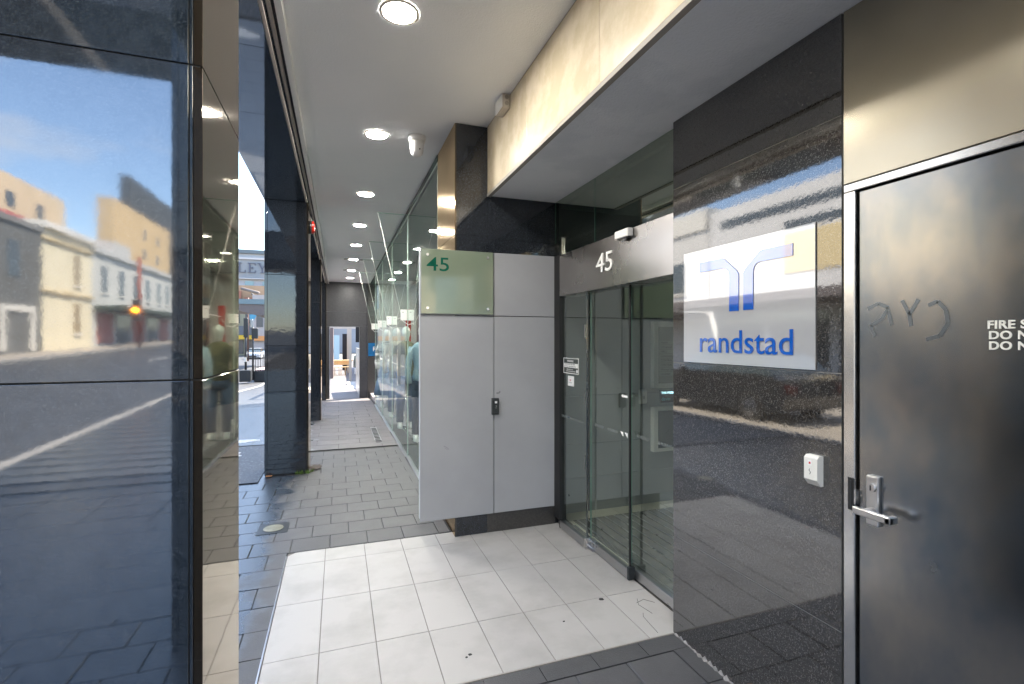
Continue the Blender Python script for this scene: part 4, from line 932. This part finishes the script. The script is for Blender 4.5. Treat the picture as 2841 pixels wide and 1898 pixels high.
fm_ = MB().cyl((ay, az), .072, 'x', XI + .026, XI + .045, 28); fm_.cyl((ay, az), .072, 'x', XI + .045, XI + .06, 28, r2=.05)
build(fm_, 'sounder', M['red'], fa)

# ================================================================== STREET AHEAD (left gap)
def car(x, y, rz, col, label, group='cars on the street', body_h=1.0):
    z = gz(y) - .13; e = empty('parked_car', (x, y, z), label, 'car', group); e.rotation_euler = (0, 0, rz)
    WO[e.name] = (0, 0, 0)
    pm = mat('car_paint', col, rough=.25, ior=1.6, coat=.6); gl = mat('car_glass', (.05, .07, .08), rough=.05, ior=1.6); bk = M['plastic_black']
    w = .86
    b = MB()
    prof = [(-2.1, .30), (-2.15, .55), (-2.08, .78), (-1.7, .88), (-1.0, .95), (1.75, .98), (2.1, .90), (2.15, .55), (2.08, .28), (1.72, .22), (1.60, .45), (1.32, .56), (1.04, .45), (.92, .22), (-.95, .22), (-1.07, .45), (-1.35, .56), (-1.63, .45), (-1.75, .22)]
    b.prism([(p[0], p[1]) for p in prof], 'x', -w, w)
    build(b, 'body', pm, e)
    t = MB(); lo = [(-1.05, .955), (1.85, .985)]; c = [(-.30, 1.43), (1.25, 1.44)]
    vs = []
    for s in (-1, 1):
        vs += [(s * .80, -1.05, .957), (s * .80, 1.80, .982), (s * .62, 1.30, 1.42), (s * .62, -.30, 1.42)]
    t.add(vs, [(0, 1, 2, 3), (7, 6, 5, 4), (0, 3, 7, 4), (1, 5, 6, 2), (3, 2, 6, 7)]); build(t, 'windows', gl, e)
    build(MB().box(-.64, .64, -.36, 1.34, 1.421, 1.46, 0, .02), 'roof', pm, e)
    for s in (-1, 1):
        for yy in (-1.35, 1.32):
            q = MB().cyl((yy, .31), .31, 'x', s * .70, s * .875, 20); ty_ = build(q, 'wheel', M['black'], e)
            build(MB().cyl((yy, .31), .19, 'x', s * .8755, s * .885, 14), 'rim', M['steel_bright'], ty_)
        build(MB().box(s * .50, s * .82, -2.165, -2.05, .58, .74, 0, .02), 'headlight', M['white'], e)
        build(MB().box(s * .55, s * .83, 2.06, 2.165, .62, .80, 0, .02), 'tail_light', mat('tail_lens', (.12, .012, .01), rough=.2), e)
        build(MB().box(s * .87, s * 1.02, -.72, -.60, .92, 1.05, 0, .02), 'mirror', pm, e)
    build(MB().box(-.45, .45, -2.175, -2.10, .34, .52, 0, .01), 'grille', bk, e)
    return e
car(-10.6, 74, 0, (.62, .65, .68), 'white hatchback seen head-on far down the street, left of the signal pole')
car(-10.0, 84, 0, (.30, .45, .58), 'pale blue car behind the signal pole far down the street')
car(-5.6, 9.2, math.pi, (.02, .022, .025), 'black car parked at the kerb, seen only mirrored in the granite', 'cars mirrored in the granite wall')
car(-5.6, 3.6, math.pi, (.05, .04, .04), 'dark brown car parked behind the black one, seen only mirrored in the granite', 'cars mirrored in the granite wall')
car(-5.5, 15.6, math.pi, (.25, .26, .27), 'grey car parked ahead of the black one, seen only mirrored in the granite', 'cars mirrored in the granite wall')
# signal back and control box with railing planter
sp = empty('traffic_signal', (-4.9, 31, gz(31)), 'black traffic signal seen from behind beside the kerb railing', 'traffic signal')
zq = gz(31)
build(MB().cyl((-4.92, 31), .06, 'z', zq, 2.3, 12), 'pole', M['plastic_black'], sp)
build(MB().cyl((-4.60, 31.3), .05, 'z', zq, 2.2, 12), 'pole', M['plastic_black'], sp)
bx('signal_head', -5.02, -4.80, 30.9, 31.1, 1.62, 2.72, M['plastic_black'], sp, b=.03)
bx('signal_head', -4.66, -4.34, 31.2, 31.42, 1.55, 2.15, M['plastic_black'], sp, b=.03)
bx('signal_head', -4.72, -4.55, 31.0, 31.18, 2.16, 2.65, M['steel_dark'], sp, b=.03)
bx('push_button', -4.98, -4.87, 30.86, 30.93, .25, .5, M['cream'], sp)
pn = empty('railing_planter', (-4.2, 32, gz(31)), 'dark planter box with metal railing along the kerb behind the signal', 'planter')
bx('box', -5.15, -4.60, 30.4, 30.9, zq - .02, zq + .62, M['plastic_black'], pn, b=.02)
bx('trough', -4.58, -3.4, 31.5, 36, zq - .1, zq + .5, M['plastic_black'], pn)
bx('soil_top', -4.54, -3.44, 31.6, 35.9, zq + .5, zq + .58, mat('pink_flowers', (.60, .35, .33), rough=.9, col2=(.8, .7, .65), nscale=9), pn)
for i in range(9): build(MB().cyl((-4.62 + i * .13, 31.45), .014, 'z', zq + .5, zq + 1.75, 6), 'baluster', M['plastic_black'], pn)
for z in (.75, 1.25, 1.75): build(MB().tube([(-4.9, 31.45, zq + z), (-3.4, 31.45, zq + z)], .022, 6), 'rail', M['plastic_black'], pn)
# verandah awning closer on the left
aw = empty('street_awning', (-7, 46, 4), 'deep brown street awning with pale blue fascia jutting in from the left', 'awning')
am = mat('awning_brown', (.13, .11, .105), rough=.6)
bx('roof', -12, -5.2, 46, 56, 4.43, 4.6, am, aw)
build(MB().prism([(-12, 4.42), (-12, 4.15), (-8.2, 4.05), (-6.6, 3.55), (-5.2, 3.5), (-5.2, 4.42)], 'y', 45.7, 56), 'soffit', am, aw)
bx('fascia', -12, -5.2, 45.6, 45.69, 4.44, 4.86, mat('pale_blue_fascia', (.13, .19, .21), rough=.5), aw)
# peach and brick low buildings behind the awning
def facade(name, x0, x1, y0, y1, z0, z1, col, label, col2=None):
    e = empty(name, ((x0 + x1) / 2, (y0 + y1) / 2, z0), label, 'building')
    bx('wall', x0, x1, y0, y1, z0, z1, mat(name + '_wall', col, rough=.8, col2=col2 or tuple(c * .9 for c in col), nscale=.6), e); return e
wdk = mat('window_glass_dark', (.06, .075, .085), rough=.08, ior=1.6)
wbl = mat('window_glass_blue', (.16, .25, .28), rough=.1, ior=1.6)
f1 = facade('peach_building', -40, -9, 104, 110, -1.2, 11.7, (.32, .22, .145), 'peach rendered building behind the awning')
brk = mat('brick_red', (.22, .10, .075), rough=.8)
bx('chimney', -17.9, -17.2, 103.2, 103.9, 8.4, 10.6, brk, f1); bx('gable', -16.6, -15.0, 103.2, 103.9, 8.2, 9.4, brk, f1)
bx('lower_roof', -20, -10, 103, 103.9, 7.4, 8.3, mat('pale_roof', (.40, .38, .35), rough=.7), f1)
build(MB().tube([(-16.8, 102, 10.9), (-13.6, 99, 9.9)], .30, 6), 'flue_pipe', am, f1)
build(MB().tube([(-15.2, 102, 10.0), (-13.6, 99, 8.8)], .18, 6), 'flue_pipe', M['alu'], f1)
# big pale building with capital letters
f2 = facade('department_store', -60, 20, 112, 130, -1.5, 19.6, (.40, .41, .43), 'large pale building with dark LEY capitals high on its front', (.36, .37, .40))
bx('parapet_band', -60, 20, 111.4, 111.98, 18.95, 19.7, mat('slate_band', (.10, .13, .15), rough=.5), f2)
bx('sign_band', -60, 20, 111.6, 111.99, 13.95, 17.7, mat('sign_band', (.17, .20, .23), rough=.5, col2=(.22, .23, .24), nscale=.3), f2)
bx('cornice', -60, 20, 111.3, 111.9, 17.72, 18.1, M['slab'] if False else mat('cornice_grey', (.42, .42, .43), rough=.6), f2)
bx('cornice', -60, 20, 111.3, 111.9, 13.75, 13.93, bpy.data.materials['cornice_grey'], f2)
lm = mat('letter_slate', (.07, .08, .12), rough=.5)
def serif(ch, x, z, h, parent, y=111.5):
    mb = MB(); t = h * .13; th = h * .045; w = h * .72
    B = lambda a, b, c, d: mb.box(x + a, x + b, y - .12, y + .1, z + c, z + d)
    if ch == 'L':
        B(.1 * h, .1 * h + t, th, h - th); B(0, .1 * h + t * 2, h - th, h); B(0, w, 0, th); B(w - th, w, th, .26 * h)
    if ch == 'E':
        B(.1 * h, .1 * h + t, th, h - th); B(0, w, h - th, h); B(0, w, 0, th); B(w - th, w, th, .26 * h); B(w - th, w, .78 * h, h - th); B(.1 * h + t, .42 * h, .48 * h, .48 * h + th); B(.42 * h, .42 * h + th, .38 * h, .62 * h)
    if ch == 'Y':
        mb.prism([(x, z + h), (x + t * 1.2, z + h), (x + .40 * h, z + .46 * h), (x + .30 * h, z + .40 * h)], 'y', y - .12, y + .1)
        mb.prism([(x + .66 * h, z + h), (x + .72 * h, z + h), (x + .42 * h, z + .44 * h), (x + .36 * h, z + .44 * h)], 'y', y - .12, y + .1)
        B(.30 * h, .30 * h + t, th, .45 * h); B(.2 * h, .55 * h, 0, th); B(-.08 * h, .24 * h, h - th, h); B(.56 * h, .82 * h, h - th, h)
    return build(mb, 'letter', lm, parent)
H = 1.95
serif('L', -19.15, 15.05, H, f2); serif('E', -17.3, 15.05, H, f2); serif('Y', -15.4, 15.05, H, f2)
for i in range(8): bx('window', -24.3 + i * 3.2, -22.7 + i * 3.2, 111.9, 112.01, 12.5, 13.4, wbl, f2)
# shops at the end of the street under the awning
f3 = facade('yellow_building', -25, -13.9, 98, 108, -1.3, 8.0, (.33, .31, .22), 'pale yellow shop building down the street behind the cars')
bx('dark_band', -25, -13.9, 97.4, 97.98, 2.3, 3.9, mat('slate_grey_paint', (.12, .13, .15), rough=.5), f3)
bx('yellow_fascia', -25, -13.9, 97.2, 97.9, 1.55, 2.25, mat('yellow_fascia', (.75, .48, .04), rough=.5), f3)
for i in range(5): bx('window', -22.0 + i * 1.6, -21.3 + i * 1.6, 97.9, 98.01, 4.4, 6.2, wdk, f3)
for i in range(6): bx('shop_window', -23.0 + i * 1.5, -21.9 + i * 1.5, 97.9, 98.01, -1.0, 1.4, wdk, f3)
f4 = facade('white_building', -13.6, -4, 92, 108, -1.3, 9.0, (.40, .35, .33), 'white shop building at the end of the street beside the yellow one')
bx('orange_fascia', -13.6, -4, 91.5, 91.98, 1.3, 2.1, mat('orange_fascia', (.6, .25, .08), rough=.5), f4)
for i in range(3): bx('window', -13.0 + i * 2.2, -12.0 + i * 2.2, 91.9, 92.01, 3.6, 6.0, wdk, f4)
fl = empty('flag_pole', (-9.6, 62, gz(62)), 'dark pole with pale blue pennant flag beside the street', 'flag')
build(MB().cyl((-9.6, 62), .09, 'z', gz(62), 6.2, 10), 'pole', mat('brown_pole', (.10, .05, .04), rough=.6), fl)
build(MB().prism([(-9.5, 5.2), (-8.2, 5.2), (-9.4, 3.0)], 'y', 61.97, 62.0), 'pennant', mat('pennant_blue', (.08, .30, .45), rough=.7), fl)

# ================================================================== STREET OPPOSITE AND BEHIND (mirrored in the stone)
def wins(parent, x, ys, zs, w, h, m, sill=None):
    for y in ys:
        for z in zs:
            f = bx('window', x - .02, x + .03, y - w / 2, y + w / 2, z, z + h, m, parent)
            if sill: bx('sill', x - .02, x + .12, y - w / 2 - .1, y + w / 2 + .1, z - .12, z - .005, sill, f)
pl_w = mat('trim_white', (.74, .71, .64), rough=.7)
oa = facade('strip_window_offices', -26, -16, -3, 21.8, -1, 8.4, (.74, .73, .71), 'pale office block opposite with two long dark window strips')
bx('window_strip', -16.01, -15.97, -2.8, 21.0, 7.35, 7.75, wdk, oa); bx('window_strip', -16.01, -15.97, -2.8, 17.0, 6.5, 6.85, wdk, oa)
bx('yellow_band', -16.01, -15.96, -2.9, 17.0, 4.5, 6.3, mat('yellow_render', (.72, .58, .32), rough=.7), oa)
bx('awning', -15.95, -12.6, -2.8, 21.6, 3.0, 3.35, am, oa)
for i in range(7): bx('shop_window', -16.01, -15.97, -2.2 + i * 3.4, .8 + i * 3.4, gz(5 + i * 2), 2.8, wdk, oa)
ob = facade('white_parapet_building', -26, -16, 21.9, 42, -1.5, 7.6, (.74, .72, .68), 'white building opposite with stepped parapet')
bx('parapet', -26, -15.9, 22, 27, 7.61, 8.8, pl_w, ob)
wins(ob, -16.0, [24.5 + i * 3 for i in range(6)], [4.2], 1.3, 1.8, wdk, pl_w)
bx('awning', -15.95, -12.8, 22, 42, 2.7, 3.0, am, ob)
oc = facade('far_row_building', -28, -16, 42.1, 62, -1.8, 9, (.45, .40, .36), 'brown building opposite further down the street')
wins(oc, -16.0, [44 + i * 3 for i in range(6)], [3.8, 6.4], 1.2, 1.6, wdk, pl_w)
# cream corner building, behind the camera across the side road
gh = gz(-36)
cr_ = facade('cream_corner_building', -26, -16, -38.6, -32.7, gh - 1, 8.0, (.80, .72, .52), 'cream stuccoed building behind the photographer, mirrored in the nearest column')
bx('cornice', -26, -15.75, -38.6, -32.5, 8.0, 8.35, pl_w, cr_); bx('string_course', -16.0, -15.85, -38.6, -32.6, 7.3, 7.42, mat('buff', (.55, .44, .26), rough=.8), cr_); bx('string_course', -16, -15.85, -38.6, -32.6, 4.25, 4.4, bpy.data.materials['buff'], cr_)
wins(cr_, -16.0, [-36.6], [5.0, 1.9], .75, 1.9, mat('ochre_window', (.30, .22, .12), rough=.3), pl_w)
gr_ = facade('grey_terrace', -26, -16.02, -56, -38.62, gh - 1, 7.6, (.60, .60, .56), 'pale grey terrace with tall windows behind the photographer, mirrored in the nearest column')
bx('cornice', -26, -15.8, -56, -38.7, 7.6, 7.95, mat('cornice_pale', (.52, .52, .50), rough=.8), gr_); bx('pediment', -18, -15.9, -45, -42, 7.95, 8.9, bpy.data.materials['cornice_pale'], gr_)
wins(gr_, -16.02, [-40.6, -43.6, -46.4, -49.2, -52, -54.4], [4.9], .85, 1.9, wdk, pl_w)
bx('awning', -16, -13.9, -55.5, -38.9, 3.6, 3.9, mat('awning_green', (.05, .07, .055), rough=.7), gr_)
for i in range(5): bx('shop_window', -16.05, -15.98, -42 - i * 3.2, -39.4 - i * 3.2, 1.2, 3.4, wdk if i % 2 else mat('red_shopfront', (.35, .10, .08), rough=.5) if i == 0 else bpy.data.materials['red_shopfront'], gr_)
dk = facade('dark_brick_building', -26, -16, -32.6, -19.5, gh - 2, 7.6, (.15, .15, .14), 'dark grey building behind the photographer at the side street corner')
bx('parapet', -26.1, -15.9, -32.6, -19.4, 7.6, 7.9, mat('parapet_dark', (.2, .2, .19), rough=.8), dk)
wins(dk, -16.0, [-30, -27, -24, -21.5], [4.8], 1.0, 1.9, wdk)
wf = MB(); wf.box(-16, -15.9, -31.8, -31.5, .9, 3.3); wf.box(-16, -15.9, -29.2, -28.9, .9, 3.3); wf.box(-16, -15.9, -31.5, -29.2, 3.0, 3.3)
build(wf, 'door_frame', pl_w, dk)
tw = facade('tan_tower', -25.5, -24, -84, -64.5, 0, 17.6, (.62, .46, .26), 'tan apartment tower rising behind the grey terrace')
wins(tw, -24, [-79, -74], [9.5, 12.0, 14.5], .9, 1.3, wdk)
tw2 = facade('tan_offices', -26, -24, -54, -36, 0, 14.3, (.62, .50, .34), 'tan office block rising behind the cream building')
wins(tw2, -24, [-50, -46, -42], [9.8, 11.8], 1.0, 1.2, wdk)
tw3 = facade('charcoal_tower', -37.5, -36, -140, -105, 0, 31.5, (.08, .09, .10), 'charcoal tower block far behind the terrace')
rr = empty('red_roofs', (-20, -40, 8.3), 'red tiled roofs showing above the cream parapet', 'roof')
redr = mat('terracotta_tiles', (.34, .07, .06), rough=.8, col2=(.22, .05, .05), nscale=4)
for y0, y1 in ((-39.5, -33), (-44, -40), (-51, -47)):
    build(MB().prism([(-25, 8.36), (-17.4, 8.36), (-21, 10.2)], 'y', y0, y1), 'hip', redr, rr)
ts = empty('signal_mast', (-12.9, -37.5, gz(-37)), 'red-brown signal mast with a lit amber lamp, mirrored in the nearest column', 'traffic signal')
zt = gz(-37.5); mr_ = mat('oxide_red', (.22, .06, .04), rough=.6)
build(MB().cyl((-12.9, -37.5), .13, 'z', zt, 7.2, 10), 'mast', mr_, ts)
bx('signal_head', -13.15, -12.75, -37.3, -36.95, 2.8, 4.2, M['plastic_black'], ts)
build(MB().cyl((-12.95, 3.5), .17, 'y', -36.94, -36.90, 20), 'lamp', M['amber'], ts)
# building behind the entrance side, mirrored in the green plate
bk_ = facade('corner_hotel', -1, 22, -34, -24, -.5, 9.5, (.72, .64, .48), 'cream corner hotel behind the photographer with white window frames')
for x in range(8):
    for z in (1.2, 4.6):
        f = bx('window', x * 2.6 + .2, x * 2.6 + 1.5, -24.02, -23.97, z, z + 1.9, wdk, bk_)
        fr = MB(); fr.box(x * 2.6 + .05, x * 2.6 + .19, -24, -23.9, z - .1, z + 2.0); fr.box(x * 2.6 + 1.51, x * 2.6 + 1.65, -24, -23.9, z - .1, z + 2.0); fr.box(x * 2.6 + .82, x * 2.6 + .88, -23.969, -23.93, z, z + 1.9); fr.box(x * 2.6 + .2, x * 2.6 + 1.5, -23.969, -23.93, z + .95, z + 1.0)
        build(fr, 'frame', pl_w, f)
